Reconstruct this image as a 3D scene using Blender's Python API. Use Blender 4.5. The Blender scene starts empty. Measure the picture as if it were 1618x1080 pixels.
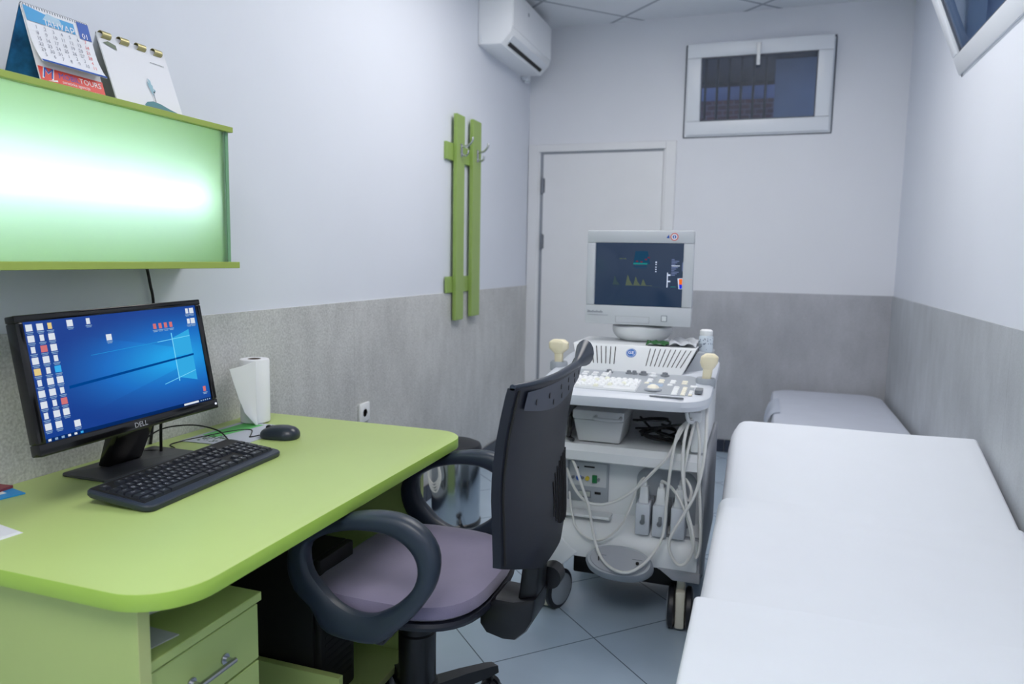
import bpy, bmesh, math, random
from mathutils import Vector, Matrix
random.seed(7)
SC = bpy.context.scene
COL = SC.collection
# ------------------------------------------------------------------ camera, world, exposure
CAMP = (1.6775, -0.1023, 1.3045); YAW, PITCH, ROLL, FPX = .3307, -.1133, .0177, 1160.4
def cam_axes():
    cy, sy = math.cos(YAW), math.sin(YAW)
    f = Vector((-sy*math.cos(PITCH), cy*math.cos(PITCH), math.sin(PITCH)))
    r = Vector((cy, sy, 0)); u = r.cross(f); c, s = math.cos(ROLL), math.sin(ROLL)
    return f, c*r+s*u, -s*r+c*u
cf, crr, cu = cam_axes()
cam = bpy.data.cameras.new('camera'); cam.sensor_width = 36; cam.lens = FPX/1618*36
cam.clip_start = .02; cam.dof.use_dof = True; cam.dof.focus_distance = 1.9; cam.dof.aperture_fstop = 3.2
camo = bpy.data.objects.new('camera', cam); COL.objects.link(camo)
camo.matrix_world = Matrix(((crr.x, cu.x, -cf.x, CAMP[0]), (crr.y, cu.y, -cf.y, CAMP[1]), (crr.z, cu.z, -cf.z, CAMP[2]), (0, 0, 0, 1)))
SC.camera = camo
SC.view_settings.view_transform = 'Standard'; SC.view_settings.look = 'None'
SC.view_settings.gamma = 1; SC.view_settings.use_curve_mapping = False; SC.view_settings.exposure = 0.0
world = bpy.data.worlds.new('outdoor_dusk'); SC.world = world; world.use_nodes = True
wb = world.node_tree.nodes['Background']; wb.inputs[0].default_value = (.48, .56, .72, 1); wb.inputs[1].default_value = 3.2
SC.cycles.use_denoising = True
SC.cycles.max_bounces = 10; SC.cycles.transparent_max_bounces = 10; SC.cycles.caustics_reflective = False
LIGHT_FRONT, LIGHT_MID = 10.0, 7.6      # strength of the two ceiling panels
TUBE = 11.5                            # fluorescent tube in the wall light
W, D, HW, H = 2.4464, 5.0909, 1.1083, 2.9224
Y0 = -1.9

# ------------------------------------------------------------------ materials
def lin(c):
    return tuple(((v/255)/12.92 if v/255 <= .04045 else ((v/255+.055)/1.055)**2.4) for v in c) + (1,)
MATS = {}
def mat(name, rgb, rough=.5, metal=0, emit=None, estr=1, noise=0, nscale=8, bump=0, bscale=200, coat=0, spec=.5, sheen=0):
    m = bpy.data.materials.new(name); m.use_nodes = True; MATS[name] = m
    nt = m.node_tree; b = nt.nodes['Principled BSDF']
    b.inputs['Base Color'].default_value = lin(rgb); b.inputs['Roughness'].default_value = rough
    b.inputs['Metallic'].default_value = metal; b.inputs['Specular IOR Level'].default_value = spec
    if coat: b.inputs['Coat Weight'].default_value = coat; b.inputs['Coat Roughness'].default_value = .1
    if sheen: b.inputs['Sheen Weight'].default_value = sheen
    if emit:
        b.inputs['Emission Color'].default_value = lin(emit); b.inputs['Emission Strength'].default_value = estr
    tc = nt.nodes.new('ShaderNodeTexCoord')
    if noise:
        n = nt.nodes.new('ShaderNodeTexNoise'); n.inputs['Scale'].default_value = nscale; n.inputs['Detail'].default_value = 5
        nt.links.new(tc.outputs['Object'], n.inputs['Vector'])
        mr = nt.nodes.new('ShaderNodeMapRange'); mr.inputs[1].default_value = .3; mr.inputs[2].default_value = .7
        mr.inputs[3].default_value = 1-noise; mr.inputs[4].default_value = 1+noise
        nt.links.new(n.outputs['Fac'], mr.inputs[0])
        mx = nt.nodes.new('ShaderNodeVectorMath'); mx.operation = 'SCALE'; mx.inputs[0].default_value = lin(rgb)[:3]
        nt.links.new(mr.outputs[0], mx.inputs['Scale']); nt.links.new(mx.outputs[0], b.inputs['Base Color'])
    if bump:
        n = nt.nodes.new('ShaderNodeTexNoise'); n.inputs['Scale'].default_value = bscale; n.inputs['Detail'].default_value = 3
        nt.links.new(tc.outputs['Object'], n.inputs['Vector'])
        bp = nt.nodes.new('ShaderNodeBump'); bp.inputs['Strength'].default_value = bump; bp.inputs['Distance'].default_value = .002
        nt.links.new(n.outputs['Fac'], bp.inputs['Height']); nt.links.new(bp.outputs[0], b.inputs['Normal'])
    return m
def emitter(name, rgb, s):
    m = bpy.data.materials.new(name); m.use_nodes = True; MATS[name] = m; nt = m.node_tree
    nt.nodes.remove(nt.nodes['Principled BSDF']); e = nt.nodes.new('ShaderNodeEmission')
    e.inputs[0].default_value = lin(rgb); e.inputs[1].default_value = s
    nt.links.new(e.outputs[0], nt.nodes['Material Output'].inputs[0]); return m
def math_node(nt, op, a, b=None, clamp=False):
    n = nt.nodes.new('ShaderNodeMath'); n.operation = op; n.use_clamp = clamp
    for i, v in enumerate((a, b)):
        if v is None: continue
        if isinstance(v, (int, float)): n.inputs[i].default_value = v
        else: nt.links.new(v, n.inputs[i])
    return n.outputs[0]
def tile_mat(name, rgb, line_rgb, size, ox, oy, width, rough, noise, spec=.5, line_bump=True):
    """square tiles laid at 45 degrees"""
    m = mat(name, rgb, rough, spec=spec, noise=noise, nscale=3); nt = m.node_tree; b = nt.nodes['Principled BSDF']
    src = b.inputs['Base Color'].links[0].from_socket
    tc = nt.nodes.new('ShaderNodeTexCoord'); sp = nt.nodes.new('ShaderNodeSeparateXYZ'); nt.links.new(tc.outputs['Object'], sp.inputs[0])
    x = math_node(nt, 'SUBTRACT', sp.outputs[0], ox); y = math_node(nt, 'SUBTRACT', sp.outputs[1], oy)
    k = .70710678/size
    u = math_node(nt, 'MULTIPLY', math_node(nt, 'ADD', x, y), k); v = math_node(nt, 'MULTIPLY', math_node(nt, 'SUBTRACT', y, x), k)
    d = []
    for t in (u, v):
        f = math_node(nt, 'FRACT', math_node(nt, 'ADD', t, 100.5)); d.append(math_node(nt, 'ABSOLUTE', math_node(nt, 'SUBTRACT', f, .5)))
    dm = math_node(nt, 'MINIMUM', d[0], d[1])
    line = math_node(nt, 'LESS_THAN', dm, width/size/2)
    # a tint of its own for every tile
    wn = nt.nodes.new('ShaderNodeTexWhiteNoise'); wn.noise_dimensions = '2D'; cb = nt.nodes.new('ShaderNodeCombineXYZ')
    nt.links.new(math_node(nt, 'FLOOR', math_node(nt, 'ADD', u, 0)), cb.inputs[0]); nt.links.new(math_node(nt, 'FLOOR', math_node(nt, 'ADD', v, 0)), cb.inputs[1])
    nt.links.new(cb.outputs[0], wn.inputs['Vector'])
    sc = nt.nodes.new('ShaderNodeVectorMath'); sc.operation = 'SCALE'; nt.links.new(src, sc.inputs[0])
    nt.links.new(math_node(nt, 'ADD', math_node(nt, 'MULTIPLY', wn.outputs['Value'], .06), .97), sc.inputs['Scale'])
    mix = nt.nodes.new('ShaderNodeMix'); mix.data_type = 'RGBA'; nt.links.new(line, mix.inputs[0])
    nt.links.new(sc.outputs[0], mix.inputs[6]); mix.inputs[7].default_value = lin(line_rgb)
    nt.links.new(mix.outputs[2], b.inputs['Base Color'])
    return m
def concrete_mat(name, rgb, grain, joint_axis=None):
    m = mat(name, rgb, .45); nt = m.node_tree; b = nt.nodes['Principled BSDF']
    tc = nt.nodes.new('ShaderNodeTexCoord')
    def noise(scale, detail=4, stretch=None):
        n = nt.nodes.new('ShaderNodeTexNoise'); n.inputs['Scale'].default_value = scale; n.inputs['Detail'].default_value = detail
        if stretch:
            mp = nt.nodes.new('ShaderNodeMapping'); mp.inputs['Scale'].default_value = stretch
            nt.links.new(tc.outputs['Object'], mp.inputs[0]); nt.links.new(mp.outputs[0], n.inputs['Vector'])
        else: nt.links.new(tc.outputs['Object'], n.inputs['Vector'])
        return n.outputs['Fac']
    a = math_node(nt, 'MULTIPLY', math_node(nt, 'SUBTRACT', noise(2.2, 6), .5), .55)
    c = math_node(nt, 'MULTIPLY', math_node(nt, 'SUBTRACT', noise(14, 5, (1, 1, .35)), .5), .32)
    g = math_node(nt, 'MULTIPLY', math_node(nt, 'SUBTRACT', noise(150, 2), .5), grain)
    t = math_node(nt, 'ADD', math_node(nt, 'ADD', math_node(nt, 'ADD', a, c), g), 1.0)
    if joint_axis is not None:      # butt joints between the large slabs
        sp = nt.nodes.new('ShaderNodeSeparateXYZ'); nt.links.new(tc.outputs['Object'], sp.inputs[0])
        f = math_node(nt, 'FRACT', math_node(nt, 'DIVIDE', math_node(nt, 'ADD', sp.outputs[joint_axis], 100*1.2-2.66), 1.2))
        d = math_node(nt, 'LESS_THAN', math_node(nt, 'ABSOLUTE', math_node(nt, 'SUBTRACT', math_node(nt, 'FRACT', math_node(nt, 'ADD', f, .5)), .5)), .0014)
        t = math_node(nt, 'SUBTRACT', t, math_node(nt, 'MULTIPLY', d, .18))
    sc = nt.nodes.new('ShaderNodeVectorMath'); sc.operation = 'SCALE'; sc.inputs[0].default_value = lin(rgb)[:3]
    nt.links.new(t, sc.inputs['Scale']); nt.links.new(sc.outputs[0], b.inputs['Base Color'])
    bp = nt.nodes.new('ShaderNodeBump'); bp.inputs['Strength'].default_value = .15; bp.inputs['Distance'].default_value = .002
    nt.links.new(t, bp.inputs['Height']); nt.links.new(bp.outputs[0], b.inputs['Normal'])
    return m
def glass_mat(name, tint, refl):
    m = bpy.data.materials.new(name); m.use_nodes = True; MATS[name] = m; nt = m.node_tree
    nt.nodes.remove(nt.nodes['Principled BSDF'])
    t = nt.nodes.new('ShaderNodeBsdfTransparent'); t.inputs[0].default_value = lin(tint)
    g = nt.nodes.new('ShaderNodeBsdfGlossy'); g.inputs['Roughness'].default_value = .02
    mx = nt.nodes.new('ShaderNodeMixShader'); mx.inputs[0].default_value = refl
    nt.links.new(t.outputs[0], mx.inputs[1]); nt.links.new(g.outputs[0], mx.inputs[2]); nt.links.new(mx.outputs[0], nt.nodes['Material Output'].inputs[0])
    return m
def frosted_mat(name, tint):
    m = bpy.data.materials.new(name); m.use_nodes = True; MATS[name] = m; nt = m.node_tree
    nt.nodes.remove(nt.nodes['Principled BSDF'])
    tl = nt.nodes.new('ShaderNodeBsdfTranslucent'); tl.inputs[0].default_value = lin(tint)
    rf = nt.nodes.new('ShaderNodeBsdfRefraction'); rf.inputs[0].default_value = lin(tint); rf.inputs['Roughness'].default_value = .5; rf.inputs['IOR'].default_value = 1.4
    gl = nt.nodes.new('ShaderNodeBsdfGlossy'); gl.inputs['Roughness'].default_value = .25
    m1 = nt.nodes.new('ShaderNodeMixShader'); m1.inputs[0].default_value = .45
    nt.links.new(tl.outputs[0], m1.inputs[1]); nt.links.new(rf.outputs[0], m1.inputs[2])
    m2 = nt.nodes.new('ShaderNodeMixShader'); m2.inputs[0].default_value = .05
    nt.links.new(m1.outputs[0], m2.inputs[1]); nt.links.new(gl.outputs[0], m2.inputs[2]); nt.links.new(m2.outputs[0], nt.nodes['Material Output'].inputs[0])
    return m

paint = mat('white_wall_paint', (222, 227, 237), .6, noise=.012, nscale=2, bump=.05, bscale=120)
paint_back = mat('white_wall_paint_matte', (226, 229, 236), .7, noise=.012, nscale=2)
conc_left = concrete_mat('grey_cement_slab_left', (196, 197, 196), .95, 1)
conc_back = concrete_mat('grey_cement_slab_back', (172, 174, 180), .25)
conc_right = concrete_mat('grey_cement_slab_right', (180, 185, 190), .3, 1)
floor_m = tile_mat('grey_floor_tile', (172, 190, 208), (88, 100, 114), .4115, .886, 1.995, .004, .22, .06)
ceil_m = tile_mat('ceiling_tile', (228, 232, 238), (170, 176, 186), .62, .687, 4.98, .022, .8, .02)
navy_tile = mat('navy_skirting_tile', (44, 50, 66), .2)
pvc = mat('white_pvc', (226, 231, 238), .3, noise=.01)
pvc_edge = mat('grey_gasket', (92, 98, 110), .5)
door_m = mat('door_white', (226, 228, 232), .4, noise=.01)
steel = mat('brushed_steel', (190, 192, 196), .25, 1)
steel_d = mat('dark_hinge_steel', (130, 134, 142), .35, .8)
green = mat('lime_green_laminate', (184, 205, 128), .38, noise=.015, nscale=4, bump=.03, bscale=300)
green_edge = mat('lime_green_edge_band', (166, 204, 86), .35, noise=.01)
green_pale = mat('pale_edge_band', (196, 208, 140), .4)
black_pl = mat('black_plastic', (15, 16, 21), .35, bump=.04, bscale=500)
black_gloss = mat('black_gloss_plastic', (12, 12, 15), .12)
black_matte = mat('black_matte', (14, 14, 17), .6)
chair_pl = mat('charcoal_blue_plastic', (13, 19, 34), .5, bump=.12, bscale=700)
chair_arm = mat('charcoal_arm_plastic', (42, 52, 66), .38, bump=.08, bscale=700)
fabric = mat('grey_violet_fabric', (124, 118, 144), .9, noise=.07, nscale=9, bump=.25, bscale=420, sheen=.3)
sheet_m = mat('white_sheet_cotton', (222, 227, 235), .85, noise=.01, bump=.05, bscale=60)
vinyl = mat('grey_vinyl', (200, 206, 220), .55, noise=.02)
bed_frame_m = mat('white_metal_frame', (214, 216, 220), .35)
mach = mat('ultrasound_white_plastic', (222, 225, 228), .42, noise=.012)
mach_bezel_shaded = mat('ultrasound_white_plastic_shaded', (198, 202, 208), .45, noise=.012)  # machine white darkened: shade of the upright monitor faces put into the colour
mach_console = mat('ultrasound_console_plastic', (200, 205, 214), .42)
mach_grey = mat('ultrasound_grey_plastic', (158, 164, 172), .42)
mach_dark = mat('ultrasound_mid_grey_plastic', (120, 125, 132), .5)
mach_side = mat('ultrasound_side_grey', (150, 153, 160), .5)
beige = mat('beige_plastic_case', (196, 198, 200), .4)
cream = mat('cream_probe_plastic', (236, 226, 196), .35)
cream_dull = mat('cream_caster_plastic', (214, 210, 194), .45)
cable_w = mat('white_cable', (214, 214, 212), .4)
cable_b = mat('black_cable', (12, 12, 14), .4)
rubber = mat('black_tyre_rubber', (24, 25, 32), .45)
paper = mat('white_paper', (232, 234, 240), .7)
paper_grey = mat('grey_printed_paper', (196, 200, 210), .7)
card_brown = mat('brown_cardboard', (96, 78, 72), .8)
red_m = mat('red_print', (222, 74, 66), .5)
blue_m = mat('blue_print', (24, 84, 176), .5)
sky_m = mat('light_blue_print', (70, 160, 215), .5)
teal_m = mat('teal_print', (70, 130, 140), .6)
white_m = mat('white_print', (240, 240, 244), .5)
ink_m = mat('grey_ink', (120, 124, 140), .6)
brass = mat('khaki_ring_metal', (176, 168, 120), .35, .4)
green_led = mat('green_plug', (24, 110, 60), .4)
yellow_m = mat('yellow_plug', (200, 180, 60), .4)
green_cloth = mat('green_cloth', (32, 92, 44), .8)
mat_grey = mat('mouse_mat_grey', (182, 188, 200), .6)
mat_green = mat('mouse_mat_green', (96, 186, 104), .6)
ge_blue = mat('roundel_blue', (44, 110, 190), .4)
amber = mat('warm_white_button', (238, 233, 216), .35)
key_cream = mat('cream_key', (228, 230, 214), .4)
white_btn = mat('white_button', (236, 238, 240), .35)
film = glass_mat('clear_plastic_film', (235, 238, 240), .12)
pane_m = glass_mat('window_glass', (205, 214, 225), .05)
frost = frosted_mat('frosted_glass', (230, 245, 240))
diffuser = emitter('lamp_diffuser', (255, 252, 250), LIGHT_FRONT)
diffuser2 = emitter('lamp_diffuser_soft', (255, 252, 250), LIGHT_MID)
tube_m = emitter('fluorescent_tube', (236, 246, 255), TUBE)

# ------------------------------------------------------------------ mesh builder
def catmull(pts, n=6, closed=False):
    P = [Vector(p) for p in pts]; out = []; N = len(P)
    seg = N if closed else N-1
    for i in range(seg):
        if closed: p0, p1, p2, p3 = P[i-1], P[i], P[(i+1) % N], P[(i+2) % N]
        else: p0, p1, p2, p3 = P[max(i-1, 0)], P[i], P[i+1], P[min(i+2, N-1)]
        for k in range(n):
            t = k/n
            out.append(.5*((2*p1)+(p2-p0)*t+(2*p0-5*p1+4*p2-p3)*t*t+(3*p1-p0-3*p2+p3)*t**3))
    if not closed: out.append(P[-1])
    return out
def text_data(s, size, depth=.0, align='CENTER', font_spacing=1.0):
    cu_ = bpy.data.curves.new('lettering', 'FONT'); cu_.body = s; cu_.size = size; cu_.extrude = depth; cu_.align_x = align; cu_.align_y = 'CENTER'
    cu_.resolution_u = 2; cu_.space_character = font_spacing
    o = bpy.data.objects.new('lettering', cu_); COL.objects.link(o)
    bpy.context.view_layer.update()
    me = bpy.data.meshes.new_from_object(o.evaluated_get(bpy.context.evaluated_depsgraph_get()))
    vs = [v.co.copy() for v in me.vertices]; fs = [tuple(p.vertices) for p in me.polygons]
    bpy.data.objects.remove(o); bpy.data.curves.remove(cu_); bpy.data.meshes.remove(me)
    return vs, fs
TEXTS = {}
class MB:
    def __init__(s, M=None): s.bm = bmesh.new(); s.M = M or Matrix.Identity(4); s.mi = 0
    def _add(s, vs, fs):
        bv = [s.bm.verts.new(s.M @ Vector(v)) for v in vs]; out = []
        for f in fs:
            try:
                fa = s.bm.faces.new([bv[i] for i in f]); fa.material_index = s.mi; fa.smooth = True; out.append(fa)
            except ValueError: pass
        return bv, out
    def m(s, i): s.mi = i; return s
    def box(s, x0, x1, y0, y1, z0, z1, bev=0, seg=2):
        vs = [(x, y, z) for z in (z0, z1) for y in (y0, y1) for x in (x0, x1)]
        fs = [(0, 2, 3, 1), (4, 5, 7, 6), (0, 1, 5, 4), (2, 6, 7, 3), (0, 4, 6, 2), (1, 3, 7, 5)]
        bv, fa = s._add(vs, fs)
        if bev:
            ed = list({e for f in fa for e in f.edges})
            r = bmesh.ops.bevel(s.bm, geom=ed, offset=bev, segments=seg, affect='EDGES', profile=.5)
            for f in r['faces']: f.material_index = s.mi; f.smooth = True
        return s
    def hull8(s, lo, hi, bev=0):
        """box-like solid from two quads of four points"""
        vs = list(lo)+list(hi); fs = [(3, 2, 1, 0), (4, 5, 6, 7)]+[(i, (i+1) % 4, 4+(i+1) % 4, 4+i) for i in range(4)]
        bv, fa = s._add(vs, fs); bmesh.ops.recalc_face_normals(s.bm, faces=fa)
        if bev:
            ed = list({e for f in fa for e in f.edges})
            r = bmesh.ops.bevel(s.bm, geom=ed, offset=bev, segments=2, affect='EDGES', profile=.5)
            for f in r['faces']: f.material_index = s.mi; f.smooth = True
        return s
    def prism(s, pts, a, b, axis=2, bev=0):
        """polygon pts extruded from a to b along an axis; pts give the other two coordinates in order"""
        def mk(p, h): return {0: (h, p[0], p[1]), 1: (p[0], h, p[1]), 2: (p[0], p[1], h)}[axis]
        n = len(pts); vs = [mk(p, a) for p in pts]+[mk(p, b) for p in pts]
        fs = [tuple(range(n))[::-1], tuple(range(n, 2*n))]+[(i, (i+1) % n, n+(i+1) % n, n+i) for i in range(n)]
        bv, fa = s._add(vs, fs); bmesh.ops.recalc_face_normals(s.bm, faces=fa)
        if bev:
            ed = list({e for f in fa[:2] for e in f.edges})
            r = bmesh.ops.bevel(s.bm, geom=ed, offset=bev, segments=2, affect='EDGES', profile=.5)
            for f in r['faces']: f.material_index = s.mi; f.smooth = True
        return s
    def loft(s, rings, cap=True, closed=True):
        n = len(rings[0]); vs = [p for r in rings for p in r]; fs = []
        for k in range(len(rings)-1):
            for i in range(n if closed else n-1):
                j = (i+1) % n; fs.append((k*n+i, k*n+j, (k+1)*n+j, (k+1)*n+i))
        if cap: fs += [tuple(range(n))[::-1], tuple(range((len(rings)-1)*n, len(rings)*n))]
        bv, fa = s._add(vs, fs); bmesh.ops.recalc_face_normals(s.bm, faces=fa); return s
    def grid(s, rows):
        n = len(rows[0]); vs = [p for r in rows for p in r]
        fs = [(k*n+i, k*n+i+1, (k+1)*n+i+1, (k+1)*n+i) for k in range(len(rows)-1) for i in range(n-1)]
        s._add(vs, fs); return s
    def slab(s, rows, t):
        """a sheet of thickness t (a vector) from a grid of points: closed on all sides"""
        n = len(rows[0]); m_ = len(rows); t = Vector(t)
        vs = [Vector(p) for r in rows for p in r]; vs += [v+t for v in vs]; N = n*m_; fs = []
        for k in range(m_-1):
            for i in range(n-1):
                q = (k*n+i, k*n+i+1, (k+1)*n+i+1, (k+1)*n+i); fs.append(q); fs.append(tuple(N+x for x in q[::-1]))
        for i in range(n-1):
            fs.append((i+1, i, N+i, N+i+1)); a = (m_-1)*n; fs.append((a+i, a+i+1, N+a+i+1, N+a+i))
        for k in range(m_-1):
            fs.append((k*n, (k+1)*n, N+(k+1)*n, N+k*n)); a = n-1; fs.append(((k+1)*n+a, k*n+a, N+k*n+a, N+(k+1)*n+a))
        bv, fa = s._add(vs, fs); bmesh.ops.recalc_face_normals(s.bm, faces=fa); return s
    def cyl(s, p0, p1, r0, r1=None, n=24, cap=True):
        r1 = r0 if r1 is None else r1
        p0, p1 = Vector(p0), Vector(p1); d = (p1-p0).normalized()
        a = d.orthogonal().normalized(); b = d.cross(a)
        return s.loft([[p+a*r*math.cos(2*math.pi*i/n)+b*r*math.sin(2*math.pi*i/n) for i in range(n)] for p, r in ((p0, r0), (p1, r1))], cap)
    def lathe(s, prof, c=(0, 0, 0), axis=(0, 0, 1), n=32, cap=True):
        c = Vector(c); d = Vector(axis).normalized(); a = d.orthogonal().normalized(); b = d.cross(a)
        return s.loft([[c+d*h+a*r*math.cos(2*math.pi*i/n)+b*r*math.sin(2*math.pi*i/n) for i in range(n)] for r, h in prof], cap)
    def tube(s, pts, r, n=8, closed=False, smooth=6):
        P = catmull(pts, smooth, closed) if smooth else [Vector(p) for p in pts]
        N = len(P); rings = []; up = None
        for i in range(N):
            t = ((P[(i+1) % N]-P[i-1]) if closed else (P[min(i+1, N-1)]-P[max(i-1, 0)]))
            t = t.normalized() if t.length > 1e-9 else Vector((0, 0, 1))
            a = t.orthogonal().normalized() if up is None else (up-t*up.dot(t))
            a = a.normalized() if a.length > 1e-6 else t.orthogonal().normalized()
            up = a; b = t.cross(a)
            rings.append([P[i]+a*r*math.cos(2*math.pi*k/n)+b*r*math.sin(2*math.pi*k/n) for k in range(n)])
        if closed: rings.append(rings[0])
        return s.loft(rings, not closed)
    def quad(s, a, b, c, d): s._add([a, b, c, d], [(0, 1, 2, 3)]); return s
    def text(s, st, size, o, ux, uy, align='CENTER', lift=0, depth=0, sp=1.0):
        k = (st, align, depth, sp)
        if k not in TEXTS: TEXTS[k] = text_data(st, 1.0, depth, align, sp)
        vs, fs = TEXTS[k]; ux, uy, o = Vector(ux).normalized(), Vector(uy).normalized(), Vector(o); nz = ux.cross(uy)
        s._add([o+ux*(v.x*size)+uy*(v.y*size)+nz*(lift+v.z*size) for v in vs], fs); return s
    def build(s, name, mats, parent=None, origin=None, sharp=35):
        me = bpy.data.meshes.new(name); bmesh.ops.remove_doubles(s.bm, verts=s.bm.verts, dist=1e-6)
        if parent is not None:
            org = Vector((0, 0, 0)); p = parent
            while p is not None: org += p.location; p = p.parent
        elif origin is not None: org = Vector(origin)
        else:
            xs = [v.co for v in s.bm.verts]; org = Vector([sum((min(v[i] for v in xs), max(v[i] for v in xs)))/2 for i in range(2)]+[min(v[2] for v in xs)])
        bmesh.ops.translate(s.bm, verts=s.bm.verts, vec=-org)
        s.bm.to_mesh(me); s.bm.free()
        for m_ in (mats if isinstance(mats, (list, tuple)) else [mats]): me.materials.append(m_)
        me.set_sharp_from_angle(angle=math.radians(sharp))
        o = bpy.data.objects.new(name, me); COL.objects.link(o)
        if parent is not None: o.parent = parent
        else: o.location = org
        return o
def thing(name, label, cat, loc, group=None):
    o = bpy.data.objects.new(name, None); COL.objects.link(o); o.location = loc; o.empty_display_size = .1
    o['label'] = label; o['category'] = cat
    if group: o['group'] = group
    return o
def tag(o, label, cat, group=None):
    o['label'] = label; o['category'] = cat
    if group: o['group'] = group
    return o
def struct(o): o['kind'] = 'structure'; return o
def dup(root, dloc, label, group=None, name=None):
    r = root.copy(); COL.objects.link(r); r.location = Vector(root.location)+Vector(dloc); r['label'] = label
    if group: r['group'] = group
    for ch in list(root.children):
        c = ch.copy(); COL.objects.link(c); c.parent = r
        for g in list(ch.children):
            d = g.copy(); COL.objects.link(d); d.parent = c
    return r
def rot_at(p, ang, axis='Z'): return Matrix.Translation(Vector(p)) @ Matrix.Rotation(ang, 4, axis)

# ------------------------------------------------------------------ the room shell
struct(MB().box(-.2, W+.2, Y0-.2, D+.2, -.12, 0).build('floor', floor_m, origin=(0, 0, 0)))
struct(MB().box(-.2, W+.2, Y0-.2, D+.2, H, H+.12).build('ceiling', ceil_m, origin=(0, 0, 0)))
struct(MB().box(-.2, 0, Y0-.2, D+.2, 0, H).build('wall_left', paint, origin=(0, 0, 0)))
struct(MB().box(0, W, Y0-.2, Y0, 0, H).build('wall_front', paint, origin=(0, 0, 0)))
WX0, WX1, WZ0, WZ1 = 1.10, 2.012, 2.137, 2.723        # window in the far wall
RY0, RY1, RZ0, RZ1 = 2.25, 3.715, 2.135, 2.74         # window in the right wall
struct(MB().box(0, WX0, D, D+.2, 0, H).box(WX1, W, D, D+.2, 0, H).box(WX0, WX1, D, D+.2, 0, WZ0).box(WX0, WX1, D, D+.2, WZ1, H).build('wall_back', paint_back, origin=(0, 0, 0)))
struct(MB().box(W, W+.2, Y0-.2, RY0, 0, H).box(W, W+.2, RY1, D+.2, 0, H).box(W, W+.2, RY0, RY1, 0, RZ0).box(W, W+.2, RY0, RY1, RZ1, H).build('wall_right', paint, origin=(0, 0, 0)))
# cement slab dado on three walls, navy skirting tiles below it
struct(MB().box(0, .008, Y0, D, 0, HW).build('trim_1', conc_left, origin=(0, 0, 0)))
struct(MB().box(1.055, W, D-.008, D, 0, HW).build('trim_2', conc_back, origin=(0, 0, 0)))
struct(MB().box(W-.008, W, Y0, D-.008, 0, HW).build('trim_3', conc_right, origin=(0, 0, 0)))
def skirting(name, axis, a, b, pos, sgn):
    k = MB(); t = a
    while t < b-.01:
        e = min(t+.405, b)
        if axis == 'y': k.box(min(pos, pos+sgn*.012), max(pos, pos+sgn*.012), t, e-.003, 0, .087, .002, 1)
        else: k.box(t, e-.003, min(pos, pos+sgn*.012), max(pos, pos+sgn*.012), 0, .087, .002, 1)
        t = e
    struct(k.build(name, navy_tile, origin=(0, 0, 0)))
skirting('baseboard_left', 'y', Y0, D-.02, .008, 1)
skirting('baseboard_right', 'y', Y0, D-.02, W-.008, -1)
skirting('baseboard_back', 'x', 1.06, W-.02, D-.008, -1)

# door in the far wall
dr = struct(thing('door_1', 'white flush door behind the ultrasound machine, closed', 'door', (.55, D, 0)))
del dr['category']
dz = 2.118
k = MB()
k.box(.004, .078, D-.022, D, 0, dz, .003, 1).box(.985, 1.055, D-.022, D, 0, dz, .003, 1).box(.078, .985, D-.022, D, 2.066, dz, .003, 1)
k.box(.078, .092, D-.012, D, 0, 2.08).box(.972, .985, D-.012, D, 0, 2.08)
fr = k.build('door_frame', door_m, dr)
MB().box(.092, .1165, D-.006, D, 0, 2.066).box(.118, .972, D-.006, D, 2.052, 2.066).build('door_gap', mat('door_rebate_grey', (150, 156, 166), .5), dr)
lf = MB().box(.116, .970, D-.016, D-.004, .006, 2.05, .002, 1).build('door_leaf', door_m, dr)
for z in (1.83, 1.43): MB().cyl((.112, D-.019, z-.055), (.112, D-.019, z+.055), .009, n=10).box(.112, .13, D-.018, D-.015, z-.05, z+.05).build('hinge', steel_d, dr)
hd = MB().cyl((.915, D-.016, 1.02), (.915, D-.06, 1.02), .01, n=12).tube([(.915, D-.058, 1.02), (.86, D-.062, 1.02), (.80, D-.058, 1.02)], .009).build('door_handle', steel, dr)
MB().box(.897, .933, D-.02, D-.015, .90, 1.10, .003).build('handle_plate', steel, dr)

# far window: fixed frame and a sash tilted a little into the room
wn = struct(thing('window_1', 'small white tilted window high on the far wall', 'window', ((WX0+WX1)/2, D, WZ0)))
del wn['category']
k = MB()
f0 = D-.006
k.box(WX0, WX1, f0, D+.07, WZ0, WZ0+.03, .003, 1).box(WX0, WX1, f0, D+.07, WZ1-.03, WZ1, .003, 1)
k.box(WX0, WX0+.03, f0, D+.07, WZ0+.03, WZ1-.03, .003, 1).box(WX1-.03, WX1, f0, D+.07, WZ0+.03, WZ1-.03, .003, 1)
k.build('window_frame', pvc, wn)
MB().box(WX0-.007, WX1+.007, D-.004, D-.0005, WZ0-.007, WZ0).box(WX0-.007, WX1+.007, D-.004, D-.0005, WZ1, WZ1+.012).box(WX0-.009, WX0, D-.004, D-.0005, WZ0, WZ1).box(WX1, WX1+.009, D-.004, D-.0005, WZ0, WZ1).build('window_seal', pvc_edge, wn)
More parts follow.
